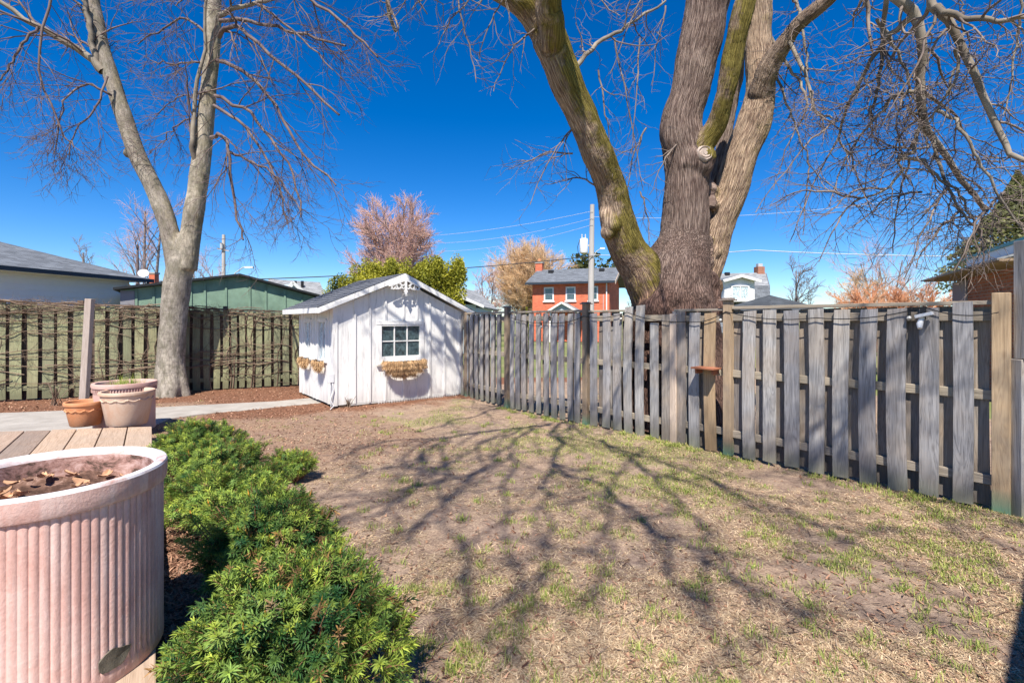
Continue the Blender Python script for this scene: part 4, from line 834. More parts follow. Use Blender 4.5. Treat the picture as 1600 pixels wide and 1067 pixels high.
# ------------------------------------------------------------------ yew shrubs
M['stem'] = m_twig('red brown yew stems', (.20, .09, .05), (.32, .17, .10))
def yew(loc, rx_, ry_, h, nsh, label, ang=0, seed=1):
    r = np.random.default_rng(seed); e = empty('yew_shrub', loc, ang, label, 'shrub', 'yew shrubs in a row along the deck')
    # shoots on a lumpy dome
    n = nsh; th = r.random(n) * 2 * math.pi; ph_ = np.arccos(1 - r.random(n) * 1.08); sh_ = np.where(r.random(n) < .78, r.uniform(.86, 1.04, n), r.uniform(.5, .86, n))
    D = np.stack([np.sin(ph_) * np.cos(th), np.sin(ph_) * np.sin(th), np.cos(ph_)], 1); lump = 1 + (fbm(D * 2.6 + seed * 3.1, 3, seed) - .5) * 1.35
    C0 = np.array([0, 0, h * .42]); Pb = C0 + D * np.array([rx_, ry_, h * .60]) * (sh_ * lump)[:, None]; Pb[:, 2] = np.maximum(Pb[:, 2], .04)
    d = D * np.array([1, 1, .6]) + r.normal(size=(n, 3)) * .42 + np.array([0, 0, .30]); d /= np.linalg.norm(d, axis=1, keepdims=True)
    L = r.uniform(.05, .10, n); NN = 26; t = np.linspace(.05, 1, NN)[None, :, None]
    base = Pb[:, None, :] - d[:, None, :] * (L[:, None, None] * .6) + d[:, None, :] * L[:, None, None] * t
    rv = r.normal(size=(n, 3)); s1 = np.cross(d, rv * .5 + np.array([0, 0, 1.0])); s1 /= np.linalg.norm(s1, axis=1, keepdims=True); s2 = np.cross(d, s1)
    phi = np.arange(NN)[None, :, None] * 2.39996 + r.random((n, 1, 1)) * 6.28; flat = 1 - .45 * r.random((n, 1, 1))
    nd = s1[:, None, :] * np.cos(phi) + s2[:, None, :] * np.sin(phi) * flat + d[:, None, :] * (.30 + 1.0 * t ** 3) + r.normal(size=(n, NN, 3)) * .10; nd /= np.linalg.norm(nd, axis=2, keepdims=True)
    nl = (.041 * (1 - .35 * np.abs(t - .45)) * r.uniform(.85, 1.15, (n, NN, 1))); wv = np.cross(nd, d[:, None, :]); wv /= np.linalg.norm(wv, axis=2, keepdims=True) + 1e-6; wv *= .0029
    up_ = np.cross(wv, nd) * 0; mid = base + nd * nl * .5; mid[..., 2] += .001; tip = base + nd * nl; tip[..., 2] -= nl[..., 0] * .12
    V = np.stack([base - wv * .6, base + wv * .6, mid + wv, mid - wv, tip], 2).reshape(-1, 3); i = np.arange(n * NN)[:, None] * 5
    Fq = np.concatenate([i + np.array([[0, 1, 2]]), i + np.array([[0, 2, 3]]), i + np.array([[3, 2, 4]])])
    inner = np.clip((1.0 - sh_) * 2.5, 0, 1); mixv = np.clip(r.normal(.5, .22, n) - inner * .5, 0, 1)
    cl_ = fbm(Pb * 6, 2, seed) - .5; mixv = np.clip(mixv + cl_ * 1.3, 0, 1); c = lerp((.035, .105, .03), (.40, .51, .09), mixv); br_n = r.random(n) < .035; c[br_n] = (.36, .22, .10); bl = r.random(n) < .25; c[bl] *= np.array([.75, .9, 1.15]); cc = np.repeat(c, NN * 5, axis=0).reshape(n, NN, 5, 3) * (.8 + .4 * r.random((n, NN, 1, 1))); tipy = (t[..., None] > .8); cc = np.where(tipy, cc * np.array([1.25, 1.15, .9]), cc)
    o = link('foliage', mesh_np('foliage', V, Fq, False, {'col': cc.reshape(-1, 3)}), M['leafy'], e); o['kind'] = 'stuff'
    # stems from the ground to the shoots
    k = 110; ix = r.integers(0, n, k); Pp = []
    for q in ix:
        a = np.array([r.normal() * rx_ * .12, r.normal() * ry_ * .12, 0]); b = Pb[q]; m = a * .5 + b * .5 + np.array([0, 0, -.04]); Pp.append(resample([a, m, b], 7))
    v_, f_ = tubes(np.array(Pp), np.linspace(.009, .003, 7)[None, :].repeat(k, 0), 5); v2, f2 = tubes(np.stack([Pb - d * (L * .6)[:, None], Pb + d * (L * .4)[:, None]], 1), np.full((n, 2), .0018), 3)
    v_, f_ = join([(v_, f_), (v2, f2)]); link('stems', mesh_np('stems', v_, f_, True), M['stem'], e)['kind'] = 'stuff'
    # orange bud spikes
    kk = max(8, n // 70); ix = r.choice(np.where(D[:, 2] > .55)[0], kk); p0 = Pb[ix]; p1 = p0 + d[ix] * .02 + np.array([0, 0, .032]) * r.uniform(.6, 1.3, (kk, 1))
    v_, f_ = tubes(np.stack([p0, (p0 + p1) / 2, p1], 1), np.tile([.004, .005, .0015], (kk, 1)), 5); link('buds', mesh_np('buds', v_, f_, True), M['bud'], e)['kind'] = 'stuff'
    return e
M['bud'] = m_plain('orange buds', (.62, .30, .05), .8, .2)
yew((-.90, 2.12, 0), .38, .45, .55, 1300, 'nearest yew shrub at the bottom of the photo beside the lawn', seed=3)
yew((-1.46, 3.02, 0), .38, .40, .53, 1200, 'second yew shrub counted from the camera, tallest beside the ribbed planter', seed=8)
yew((-2.12, 3.78, 0), .40, .38, .48, 1150, 'third yew shrub in the row counted from the camera', seed=14)
yew((-2.85, 4.72, 0), .40, .45, .46, 1150, 'fourth yew shrub in the row, before the farthest one', seed=22)
yew((-3.5, 5.6, 0), .40, .42, .48, 1050, 'farthest yew shrub in the row, near the corner of the deck', seed=29)
yew((-1.30, 2.42, 0), .22, .36, .26, 420, 'low shaded yew between the ribbed planter and the nearest shrub', seed=41)
yew((-2.25, 5.05, 0), .22, .22, .30, 320, 'small low yew sprout on the lawn side of the row', seed=35)

# ------------------------------------------------------------------ big maple behind the right fence
YM = 7.75
def rp(ws, Y): return [w_ / 2 / F * Y for w_ in ws]
tr = []
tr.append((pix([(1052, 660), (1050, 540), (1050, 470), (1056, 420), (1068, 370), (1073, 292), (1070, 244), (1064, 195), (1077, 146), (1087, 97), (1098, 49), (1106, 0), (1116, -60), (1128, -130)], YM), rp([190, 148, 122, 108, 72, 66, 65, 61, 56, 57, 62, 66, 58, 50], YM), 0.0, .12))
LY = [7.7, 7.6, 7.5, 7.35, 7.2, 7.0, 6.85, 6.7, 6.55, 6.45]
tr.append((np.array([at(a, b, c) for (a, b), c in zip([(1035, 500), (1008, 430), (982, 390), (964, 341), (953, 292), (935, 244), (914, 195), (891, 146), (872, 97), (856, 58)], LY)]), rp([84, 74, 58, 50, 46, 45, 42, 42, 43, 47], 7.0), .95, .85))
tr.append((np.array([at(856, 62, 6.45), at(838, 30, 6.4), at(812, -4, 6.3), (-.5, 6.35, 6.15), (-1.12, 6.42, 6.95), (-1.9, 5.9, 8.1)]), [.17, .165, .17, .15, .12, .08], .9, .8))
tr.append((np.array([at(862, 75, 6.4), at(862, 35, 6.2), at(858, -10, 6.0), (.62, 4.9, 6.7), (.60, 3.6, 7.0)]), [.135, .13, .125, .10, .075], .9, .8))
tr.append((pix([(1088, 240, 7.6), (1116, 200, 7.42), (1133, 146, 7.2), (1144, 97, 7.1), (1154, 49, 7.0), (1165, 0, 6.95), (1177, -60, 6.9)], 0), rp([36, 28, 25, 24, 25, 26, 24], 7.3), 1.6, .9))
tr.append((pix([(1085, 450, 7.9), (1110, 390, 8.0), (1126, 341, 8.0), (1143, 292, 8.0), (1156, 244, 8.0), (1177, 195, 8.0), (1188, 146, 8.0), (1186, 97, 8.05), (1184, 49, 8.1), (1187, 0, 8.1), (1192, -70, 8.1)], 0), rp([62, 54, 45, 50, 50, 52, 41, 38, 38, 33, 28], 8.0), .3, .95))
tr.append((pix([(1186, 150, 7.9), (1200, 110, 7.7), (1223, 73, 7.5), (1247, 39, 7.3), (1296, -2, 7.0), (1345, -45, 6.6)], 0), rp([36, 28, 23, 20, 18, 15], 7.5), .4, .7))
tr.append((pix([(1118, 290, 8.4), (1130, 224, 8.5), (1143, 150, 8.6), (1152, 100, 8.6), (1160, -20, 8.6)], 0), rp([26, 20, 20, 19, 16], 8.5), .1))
knob = at(1086, 250, YM); knob.y -= .36
def burl(c, r, n=7, sq=(1, .6, 1.2), seed=1):      # a knobbly swelling made of many sunk lumps
    q = random.Random(seed); return [(Vector(c) + Vector((q.uniform(-.6, .6) * r * sq[0], q.uniform(-.3, .3) * r * sq[1], q.uniform(-.7, .7) * r * sq[2])), r * q.uniform(.35, .75)) for _ in range(n)]
ex_b = burl(at(953, 348, 7.2), .17, 9, (.5, .5, 1.3), 1) + burl(at(1078, 262, YM) + Vector((0, -.22, 0)), .24, 14, (1, .4, .9), 2) + burl(at(1110, 305, 7.85), .17, 10, (.6, .6, 1.3), 3) + burl(at(1108, 400, 7.8), .2, 9, (.6, .8, 1.6), 4) + burl(at(1111, 460, 7.7), .24, 10, (.6, 1, 1.2), 5) + burl(at(1012, 425, 7.45), .22, 9, (1, .6, 1), 6) + burl(at(1050, 480, 7.4), .42, 12, (1.4, .5, .7), 7) + burl(at(1130, 150, 7.3), .06, 4, (1, 1, 1), 8)
maple = empty('maple_tree', (at(1050, 500, YM).x, YM, 0), 0, 'massive old maple with three thick mossy stems behind the grey fence', 'tree')
mo = Vector(maple.location)
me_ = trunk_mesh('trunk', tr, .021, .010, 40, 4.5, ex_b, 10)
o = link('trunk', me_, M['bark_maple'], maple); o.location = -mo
kb = MB(); kb.lathe([(.001, .01), (.03, .012), (.034, .004), (.07, .01), (.082, -.006), (.10, .016), (.118, .0), (.13, -.05), (.15, -.16)], 26, mod=lambda a, j: 1 + .05 * math.sin(3 * a + j) + .03 * math.sin(7 * a)); o = kb.build('cut_branch_stub', M['oldpost'], maple, smooth=True); kp = at(1087, 252, YM) + Vector((0, -.385, 0)); o.location = kp - mo; o.rotation_euler = (R(80), 0, R(8))
# limbs that show one by one, photo pixels with their depth
LM = [([(1391, -30, 5.2), (1402, 0, 5.1), (1428, 22, 5.1), (1436, 60, 5.15), (1441, 110, 5.2), (1441, 165, 5.3), (1452, 205, 5.4), (1478, 238, 5.5), (1510, 285, 5.6), (1540, 330, 5.7)], .055),
      ([(1345, -45, 6.6), (1372, -50, 5.9), (1391, -30, 5.2)], .08),
      ([(1372, -60, 5.9), (1430, -60, 5.0), (1455, 0, 4.7), (1492, 50, 4.7), (1512, 100, 4.7), (1540, 160, 4.7), (1562, 205, 4.7), (1585, 240, 4.6), (1640, 275, 4.5)], .045),
      ([(1455, 5, 4.7), (1480, 22, 4.6), (1520, 30, 4.5), (1560, 33, 4.4), (1640, 24, 4.2)], .035),
      ([(1425, 28, 5.1), (1390, 55, 5.3), (1362, 95, 5.5), (1335, 140, 5.7), (1318, 180, 5.9), (1310, 215, 6.0)], .028),
      ([(1441, 138, 5.25), (1415, 147, 5.3), (1395, 152, 5.35), (1375, 180, 5.5), (1350, 205, 5.6)], .026),
      ([(1441, 185, 5.3), (1420, 170, 5.35), (1398, 152, 5.4)], .018),
      ([(1443, 190, 5.35), (1430, 215, 5.3), (1425, 238, 5.3), (1403, 247, 5.3), (1407, 268, 5.3), (1385, 295, 5.4), (1345, 310, 5.5)], .024),
      ([(1403, 247, 5.3), (1440, 252, 5.3), (1460, 270, 5.2), (1490, 300, 5.2), (1520, 340, 5.2)], .02),
      ([(1492, 78, 4.7), (1498, 110, 4.75), (1482, 145, 4.8), (1462, 180, 4.9), (1448, 205, 5.0)], .016),
      ([(1465, 173, 4.9), (1490, 190, 4.8), (1515, 225, 4.7), (1535, 260, 4.7), (1570, 320, 4.7), (1600, 360, 4.7)], .018),
      ([(1385, 0, 5.3), (1378, 60, 5.5), (1375, 110, 5.6), (1365, 160, 5.7), (1358, 180, 5.8)], .026),
      ([(1230, 62, 7.4), (1250, 100, 7.2), (1265, 140, 7.0), (1275, 175, 6.9), (1300, 185, 6.8)], .03),
      ([(1205, 60, 8.0), (1225, 90, 7.8), (1250, 130, 7.6), (1262, 165, 7.4)], .03),
      ([(1236, -20, 7.6), (1248, 20, 7.4), (1256, 60, 7.2), (1262, 110, 7.0)], .028),
      ([(1200, 80, 7.9), (1225, 150, 7.7), (1245, 200, 7.5), (1262, 245, 7.4)], .022),
      ([(900, 105, 6.6), (930, 70, 6.9), (965, 50, 7.1), (1000, 28, 7.3), (1040, 2, 7.5)], .034),
      ([(1370, 30, 5.6), (1395, 65, 5.7), (1420, 120, 5.8), (1438, 180, 5.9), (1450, 230, 5.9)], .02),
      ([(1480, 150, 4.9), (1505, 60, 4.9), (1500, 0, 4.9)], .012), ([(1597, -20, 4.6), (1585, 90, 4.7), (1567, 180, 4.7)], .012),
      ([(1456, 208, 5.4), (1462, 245, 5.3), (1480, 290, 5.2), (1500, 330, 5.2), (1530, 360, 5.1)], .02)]
lim = []; lr = []
for pts, r0 in LM:
    P = pix(pts, 0); lim.append(resample(P, 16)); lr.append(np.linspace(r0, r0 * .45, 16))
lim, lr = np.array(lim), np.array(lr); lim[:, 1:-1] += rng.normal(size=lim[:, 1:-1].shape) * .012
for i in range(len(lim)):
    v, f = tubes(lim[i:i + 1], lr[i:i + 1], 10); o = link('limb', mesh_np('limb', v, f, True), M['limb'], maple); o.location = -mo
# overhead limbs, out of the frame: they throw the branch shadows on lawn, shed and fence
def shp(px, py, h): h *= 1.3; g_ = gnd(px, py); return (g_.x - ldir.x / -ldir.z * h, g_.y - ldir.y / -ldir.z * h, h)
OH = [([shp(830, 668, 6.4), shp(760, 690, 6.6), shp(690, 730, 6.7), shp(600, 790, 6.7)], .05), ([shp(940, 690, 6.3), shp(1010, 740, 6.4), shp(1060, 800, 6.5), shp(1150, 880, 6.6)], .05), ([shp(1000, 700, 7.3), shp(960, 760, 7.0), shp(930, 840, 6.8), shp(900, 960, 6.8)], .045),
      ([shp(700, 690, 7.2), shp(690, 760, 7.0), shp(720, 860, 7.0), shp(700, 980, 7.0)], .045), ([(.60, 3.6, 7.0), shp(862, 665, 6.6), shp(872, 696, 6.4), shp(862, 727, 6.2), shp(925, 752, 6.1), shp(1006, 827, 6.0), shp(1112, 952, 5.9)], .07),
      ([shp(862, 660, 6.7), shp(819, 677, 6.8), shp(787, 709, 6.8), shp(725, 759, 6.7), shp(640, 850, 6.6)], .06),
      ([shp(862, 727, 6.2), shp(850, 762, 6.5), shp(856, 846, 6.6), shp(850, 960, 6.6)], .04), ([shp(800, 705, 6.8), shp(795, 765, 6.8), shp(800, 890, 6.9), shp(812, 990, 7)], .04),
      ([shp(862, 663, 6.6), shp(787, 671, 6.7), shp(694, 684, 6.9), shp(600, 690, 7.0), shp(520, 720, 7.0)], .06),
      ([(.62, 4.9, 6.7), shp(900, 672, 6.9), shp(975, 709, 6.8), shp(1069, 734, 6.8), shp(1190, 790, 6.8), shp(1330, 860, 6.9)], .05),
      ([shp(975, 790, 6.0), shp(1060, 850, 6.2), shp(1180, 920, 6.3), shp(1300, 1000, 6.3)], .035),
      ([shp(1300, 740, 7.5), shp(1431, 777, 7.3), shp(1520, 800, 7.2), shp(1620, 826, 7.1)], .05),
      ([shp(1020, 750, 6.8), shp(1144, 759, 6.9), shp(1287, 827, 6.9), shp(1400, 880, 7.0)], .035),
      ([shp(760, 735, 6.7), shp(660, 760, 6.8), shp(560, 800, 6.8), shp(480, 830, 6.8)], .04), ([shp(700, 684, 6.9), shp(640, 720, 6.8), shp(560, 745, 6.8)], .04),
      ([(-1.12, 6.42, 6.95), (-2.0, 6.2, 7.2), (-3.2, 5.6, 7.5), (-4.5, 5.0, 7.8)], .06), ([(-.5, 6.35, 6.15), (-.6, 5.0, 7.0), (-1.4, 3.2, 7.6), (-2.2, 1.5, 8.0)], .06)]
def shf(px, py, h):                                # a point of the fence or shed seen at a pixel, moved h metres up the sun ray
    if px < 722: s_, z_ = s_on(px, py); q = S0 + ex * s_; q.z = z_
    else: q = f_pos(f_u(px)).copy(); q.z = EYE - (py - HY) / F * q.y
    return tuple(q - ldir * (h / -ldir.z))
OH += [([shf(800, 490, 7.0), shf(770, 545, 6.8), shf(740, 590, 6.6), shf(728, 615, 6.4)], .07), ([shf(900, 480, 6.9), shf(872, 560, 6.7), shf(855, 640, 6.4)], .04), ([shf(1090, 480, 6.9), shf(1062, 540, 6.7), shf(1030, 620, 6.6)], .05),
       ([shf(1350, 490, 7.2), shf(1318, 560, 7.0), shf(1330, 640, 6.8), shf(1300, 730, 6.6)], .03), ([shf(1420, 500, 7.2), shf(1390, 600, 7.0), shf(1240, 690, 6.9)], .028), ([shf(1010, 500, 7.0), shf(985, 580, 6.8), shf(940, 650, 6.6)], .035),
       ([shf(640, 440, 6.2), shf(672, 490, 5.9), shf(700, 535, 5.6), shf(721, 590, 5.3)], .10)]
oh = np.array([resample(p, 16) for p, _ in OH]); ohr = np.array([np.linspace(r * .56, r * .28, 16) for _, r in OH]); oh[:, 1:-1] += rng.normal(size=oh[:, 1:-1].shape) * .05
v, f = tubes(oh, ohr, 8); o = link('overhead_limbs', mesh_np('overhead_limbs', v, f, True), M['limb'], maple); o.location = -mo; o['kind'] = 'stuff'
parts = []
def frame_limit(P, Rr, ymin=1.2):                  # keep twigs clear of the lens
    ok = (np.linalg.norm(P - np.array([0, 0, EYE]), axis=2).min(1) > ymin) & (P[:, :, 2].min(1) > 1.2); return P[ok], Rr[ok]
a, ar = spawn(oh, ohr, 9, (1.0, 2.4), (20, 55), 9, -.05, .14, .75, .03, .98, .016); b, br2 = spawn(a, ar, 5, (.4, 1.2), (30, 70), 7, -.05, .22, .6, .1, 1, .007)
parts += [tubes(a, ar, 5), tubes(b, br2, 3)]; c_, cr = spawn(b, br2, 4, (.15, .5), (30, 70), 4, 0, .2, .6, .2, 1, .003); parts.append(tubes(c_, cr, 3))
# twigs on the visible limbs: crooked, upturned tips
a, ar = spawn(lim, lr, 8, (.5, 1.3), (30, 80), 9, -.15, .24, .5, .12, .98, .005, (0, 0, -.25)); a, ar = frame_limit(a, ar)
b, br2 = spawn(a, ar, 5, (.25, .8), (30, 80), 7, .15, .26, .6, .12, 1, .0035, (0, 0, 0)); b, br2 = frame_limit(b, br2)
c_, cr = spawn(b, br2, 4, (.1, .35), (30, 75), 5, .8, .24, .65, .12, 1, .0034); c_, cr = frame_limit(c_, cr)
parts += [tubes(a, ar, 5), tubes(b, br2, 4), tubes(c_, cr, 3)]
# hanging fine branches: anchors (px, py, Y, reach)
def spray(anchors, n1c, L1, L2, grav, seed_dir=None):
    P = []; Rr = []
    for (p0, p1) in anchors:
        P.append(resample([p0, [(p0[k] + p1[k]) / 2 + (.12 if k == 2 else 0) for k in range(3)], p1], 12)); Rr.append(np.linspace(.014, .005, 12))
    P, Rr = np.array(P), np.array(Rr); P[:, 1:] += np.cumsum(rng.normal(size=P[:, 1:].shape) * .014, axis=1)
    a, ar = spawn(P, Rr, n1c, L1, (20, 60), 8, grav, .16, .6, .08, .98, .004); b, br_ = spawn(a, ar, 4, L2, (25, 65), 6, grav * .5, .18, .65, .1, 1, .003)
    a, ar = frame_limit(a, ar); b, br_ = frame_limit(b, br_)
    return [tubes(P, Rr, 5), tubes(a, ar, 4), tubes(b, br_, 3)]
anc = []
for (x0, y0, x1, y1, Y) in ((1300, 190, 1180, 340, 6.5), (1310, 215, 1230, 380, 6.2), (1345, 310, 1200, 320, 5.8), (1350, 205, 1290, 330, 6), (1262, 245, 1250, 370, 7), (1345, 310, 1290, 400, 5.8), (1420, 250, 1390, 400, 5.6), (1440, 300, 1340, 350, 5.6), (1500, 330, 1440, 410, 5.2), (1540, 330, 1460, 400, 5.2),
        (1262, 165, 1215, 300, 7.0), (1520, 340, 1560, 440, 5.0), (1480, 290, 1400, 440, 5.2), (1275, 175, 1340, 260, 6.5), (1310, 215, 1380, 340, 5.8), (1385, 295, 1290, 340, 5.4), (1570, 300, 1500, 420, 4.8), (1450, 230, 1330, 260, 5.7),
        (930, 290, 860, 290, 7.2), (905, 190, 830, 320, 6.9), (895, 240, 790, 265, 7.0), (935, 110, 960, 270, 7.0), (1000, 60, 985, 240, 7.3), (1010, 200, 970, 330, 7.4), (960, 60, 1010, 300, 7.4),
        (1040, 10, 1010, 130, 7.5), (880, -20, 960, 40, 6.5), (1020, -30, 960, 100, 7.2), (780, -30, 690, 60, 5.8), (760, -40, 640, 20, 5.6), (840, 40, 770, 150, 6.3), (720, -60, 620, 40, 5.6), (690, -60, 730, 130, 5.8), (800, -30, 760, 90, 6.0), (1060, 220, 1010, 300, 7.5), (1000, 300, 1010, 380, 7.6)):
    anc.append((tuple(at(x0, y0, Y)), tuple(at(x1, y1, Y - .1))))
parts += spray(anc, 8, (.35, .95), (.15, .5), -.1)
v, f = join(parts); o = link('crown', mesh_np('crown', v, f, True), M['twig_maple'], maple); o.location = -mo; o['kind'] = 'stuff'

# ------------------------------------------------------------------ left two-stem tree
YL = 10.7; tl = []
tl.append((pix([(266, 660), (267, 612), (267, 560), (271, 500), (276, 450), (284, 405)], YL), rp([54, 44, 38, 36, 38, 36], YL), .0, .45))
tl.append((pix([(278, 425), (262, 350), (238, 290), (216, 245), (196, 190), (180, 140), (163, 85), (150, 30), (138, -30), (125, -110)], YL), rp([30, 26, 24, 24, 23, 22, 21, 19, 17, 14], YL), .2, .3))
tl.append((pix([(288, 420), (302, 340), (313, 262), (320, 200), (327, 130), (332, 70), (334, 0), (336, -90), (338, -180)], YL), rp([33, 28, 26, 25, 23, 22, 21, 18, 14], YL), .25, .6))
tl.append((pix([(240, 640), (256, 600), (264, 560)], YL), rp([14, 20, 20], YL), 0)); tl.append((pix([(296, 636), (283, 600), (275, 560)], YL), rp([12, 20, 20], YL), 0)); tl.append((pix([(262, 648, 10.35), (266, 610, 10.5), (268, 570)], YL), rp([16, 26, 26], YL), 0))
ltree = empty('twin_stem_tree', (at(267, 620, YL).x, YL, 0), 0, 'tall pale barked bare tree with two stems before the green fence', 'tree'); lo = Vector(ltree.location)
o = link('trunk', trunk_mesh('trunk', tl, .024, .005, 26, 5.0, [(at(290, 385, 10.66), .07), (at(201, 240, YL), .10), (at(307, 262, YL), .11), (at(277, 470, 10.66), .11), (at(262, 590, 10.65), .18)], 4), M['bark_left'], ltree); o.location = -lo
LL = [([(160, 112, 10.6), (140, 92, 10.5), (95, 60, 10.3), (55, 38, 10.1), (15, 12, 9.9), (-30, -15, 9.8)], .085), ([(152, 100, 10.6), (143, 50, 10.5), (128, 0, 10.4), (118, -40, 10.4)], .07), ([(308, 262, 10.65), (301, 240, 10.5), (300, 210, 10.45), (302, 160, 10.5), (312, 110, 10.4), (320, 50, 10.4), (326, -20, 10.3)], .06),
      ([(342, 25, 10.5), (365, 14, 10.3), (398, 6, 10.1), (420, 3, 10.0), (460, -12, 9.8)], .055), ([(344, 33, 10.5), (390, 33, 10.2), (440, 45, 10.0), (490, 58, 9.7), (540, 72, 9.5)], .045), ([(343, 58, 10.5), (352, 47, 10.3), (372, 43, 10.1), (395, 62, 9.9), (430, 95, 9.7), (480, 135, 9.5), (530, 180, 9.4)], .05),
      ([(338, 95, 10.5), (375, 110, 10.2), (420, 150, 10.0), (450, 200, 9.8), (480, 250, 9.7), (525, 290, 9.6)], .042), ([(336, 150, 10.5), (380, 170, 10.2), (420, 210, 10), (455, 270, 9.9), (470, 340, 9.8)], .038), ([(334, 165, 10.5), (375, 190, 10.3), (410, 235, 10.2), (435, 290, 10.1), (450, 350, 10.0)], .034),
      ([(330, 215, 10.5), (345, 212, 10.3), (358, 235, 10.2), (362, 290, 10.1), (375, 350, 10.0), (380, 375, 10)], .042), ([(358, 237, 10.2), (400, 255, 10.0), (435, 280, 9.9), (470, 330, 9.8)], .028), ([(330, 60, 10.8), (290, 30, 11), (250, 50, 11.2), (215, 70, 11.3)], .03), ([(332, 10, 10.7), (300, -10, 10.6), (275, 10, 10.5)], .03),
      ([(328, 95, 10.8), (280, 100, 11), (235, 95, 11.2)], .026), ([(322, 160, 10.8), (285, 150, 10.9), (250, 175, 11)], .02), ([(398, 5, 10.1), (430, 25, 9.9), (470, 60, 9.7), (520, 110, 9.5)], .03), ([(100, -60, 9.8), (60, 90, 9.7), (95, 200, 9.7), (115, 230, 9.7)], .026), ([(175, 150, 10.5), (130, 130, 10.2), (100, 170, 10), (85, 240, 9.9)], .026), ([(168, 120, 10.4), (150, 170, 10.2), (120, 200, 10.1), (108, 250, 10)], .022),
      ([(415, -40, 9.8), (470, -10, 9.6), (540, 40, 9.4), (590, 90, 9.2)], .04), ([(60, 40, 10.1), (20, 90, 9.9), (-10, 140, 9.7)], .03), ([(320, 180, 10.6), (270, 200, 10.7), (245, 230, 10.8)], .02)]
ll = np.array([resample(pix(p, 0), 14) for p, _ in LL]); llr = np.array([np.linspace(r, r * .4, 14) for _, r in LL]); ll[:, 1:-1] += rng.normal(size=ll[:, 1:-1].shape) * .02
for i in range(len(ll)):
    v, f = tubes(ll[i:i + 1], llr[i:i + 1], 8); o = link('limb', mesh_np('limb', v, f, True), M['limb'] if i < 4 else M['twig_left'], ltree); o.location = -lo
a, ar = spawn(ll, llr, 9, (.9, 2.1), (18, 55), 9, -.28, .10, .45, .1, .98, .007); b, br2 = spawn(a, ar, 6, (.4, 1.2), (20, 55), 7, -.12, .13, .6, .1, 1, .005)
c_, cr = spawn(b, br2, 4, (.15, .5), (20, 60), 5, .35, .15, .65, .15, 1, .004)
v, f = join([tubes(a, ar, 4), tubes(b, br2, 3), tubes(c_, cr, 3)]); o = link('crown', mesh_np('crown', v, f, True), M['twig_left'], ltree); o.location = -lo; o['kind'] = 'stuff'

# ------------------------------------------------------------------ far trees
def far_tree(name, px, ytop, wpx, Y, label, m_tr, m_tw, n1=9, n2=9, n3=7, base_z=0, up=.5, stems=1, ybot=500, tw=.02, cat='tree', group='bare trees beyond the fences', dens=1.0):
    x = (px - HX) / F * Y; H = EYE - (ytop - HY) / F * Y; Wd = wpx / F * Y / 2
    e = empty(name, (x, Y, 0), 0, label, cat, group); tk = []
    for s in range(stems): a_ = rnd.uniform(0, 6.28); o_ = .0 if stems == 1 else .25 * Wd; tk.append(resample([(o_ * .3 * math.cos(a_), o_ * .3 * math.sin(a_), 0), (o_ * math.cos(a_), o_ * math.sin(a_), H * .35), (o_ * 1.8 * math.cos(a_ + .3), o_ * 1.8 * math.sin(a_), H * .8)], 10))
    tk = np.array(tk); tr_ = np.tile(np.linspace(H * .022, H * .006, 10), (len(tk), 1)) / (1 if stems == 1 else 1.5)
    a, ar = spawn(tk, tr_, n1, (Wd * 1.0, Wd * 1.35), (25, 55), 8, up * .10, .10, .5, .2, .95, tw, Lt=.25); b, br_ = spawn(a, ar, n2, (Wd * .35, Wd * .6), (20, 50), 6, up * .3, .12, .5, .2, 1, tw * .7, Lt=.3)
    c_, cr = spawn(b, br_, n3, (Wd * .14, Wd * .30), (20, 50), 4, up * .5, .14, .6, .15, 1, tw * .45)
    P1, F1 = join([tubes(tk, tr_, 7), tubes(a, ar * 1.2, 4), tubes(b[::3], br_[::3], 3)]); link('trunk', mesh_np('trunk', P1, F1, True), m_tr, e); P2_, F2 = join([tubes(b[1::3], br_[1::3], 3), tubes(b[2::3], br_[2::3], 3), tubes(c_, cr * .85, 3)])
    o = link('crown', mesh_np('crown', P2_, F2, True), m_tw, e); o['kind'] = 'stuff'; return e
far_tree('bare_tree', 622, 322, 142, 36, 'tall rosy bare tree rising behind the yellow green cedars', M['far_grey'], M['far_pink'], 18, 14, 15, stems=4, tw=.036)
far_tree('bare_tree', 815, 402, 118, 52, 'round topped golden willow beside the red brick house', M['far_grey'], M['far_orange'], 24, 13, 15, stems=6, up=.25, tw=.034)
far_tree('bare_tree', 765, 408, 62, 40, 'thin rosy grey bare tree left of the golden willow', M['far_grey'], M['far_pink'], 10, 9, 8, stems=2, tw=.028)
far_tree('bare_tree', 130, 360, 80, 38, 'small grey bare tree behind the white house', M['far_grey'], M['far_grey'], 10, 9, 8, tw=.026)
far_tree('bare_tree', 235, 285, 140, 30, 'pale pinkish bare tree seen through the twin stems', M['far_grey'], M['far_pink'], 10, 10, 8, stems=2, tw=.018)
far_tree('bare_tree', 215, 340, 70, 26, 'dark crooked young bare tree left of the twin stems', M['twig_left'], M['twig_left'], 6, 6, 4, tw=.015)
far_tree('bare_tree', 320, 392, 90, 45, 'low rosy bare tree behind the green garage', M['far_grey'], M['far_pink'], 10, 8, 8, stems=2, tw=.026)
far_tree('bare_tree', 1244, 396, 76, 42, 'dark round bare tree right of the dormer house', M['far_grey'], M['far_grey'], 14, 10, 9, up=.9, tw=.03)
far_tree('bare_tree', 1330, 425, 90, 24, 'hazy yellow bare bush beyond the grey fence', M['far_grey'], M['far_orange'], 12, 10, 9, stems=3, up=.9, tw=.018)
far_tree('bare_tree', 1385, 375, 130, 26, 'loose pinkish bare tree above the orange bushes', M['far_grey'], M['far_pink'], 9, 8, 6, stems=3, up=.9, tw=.016)
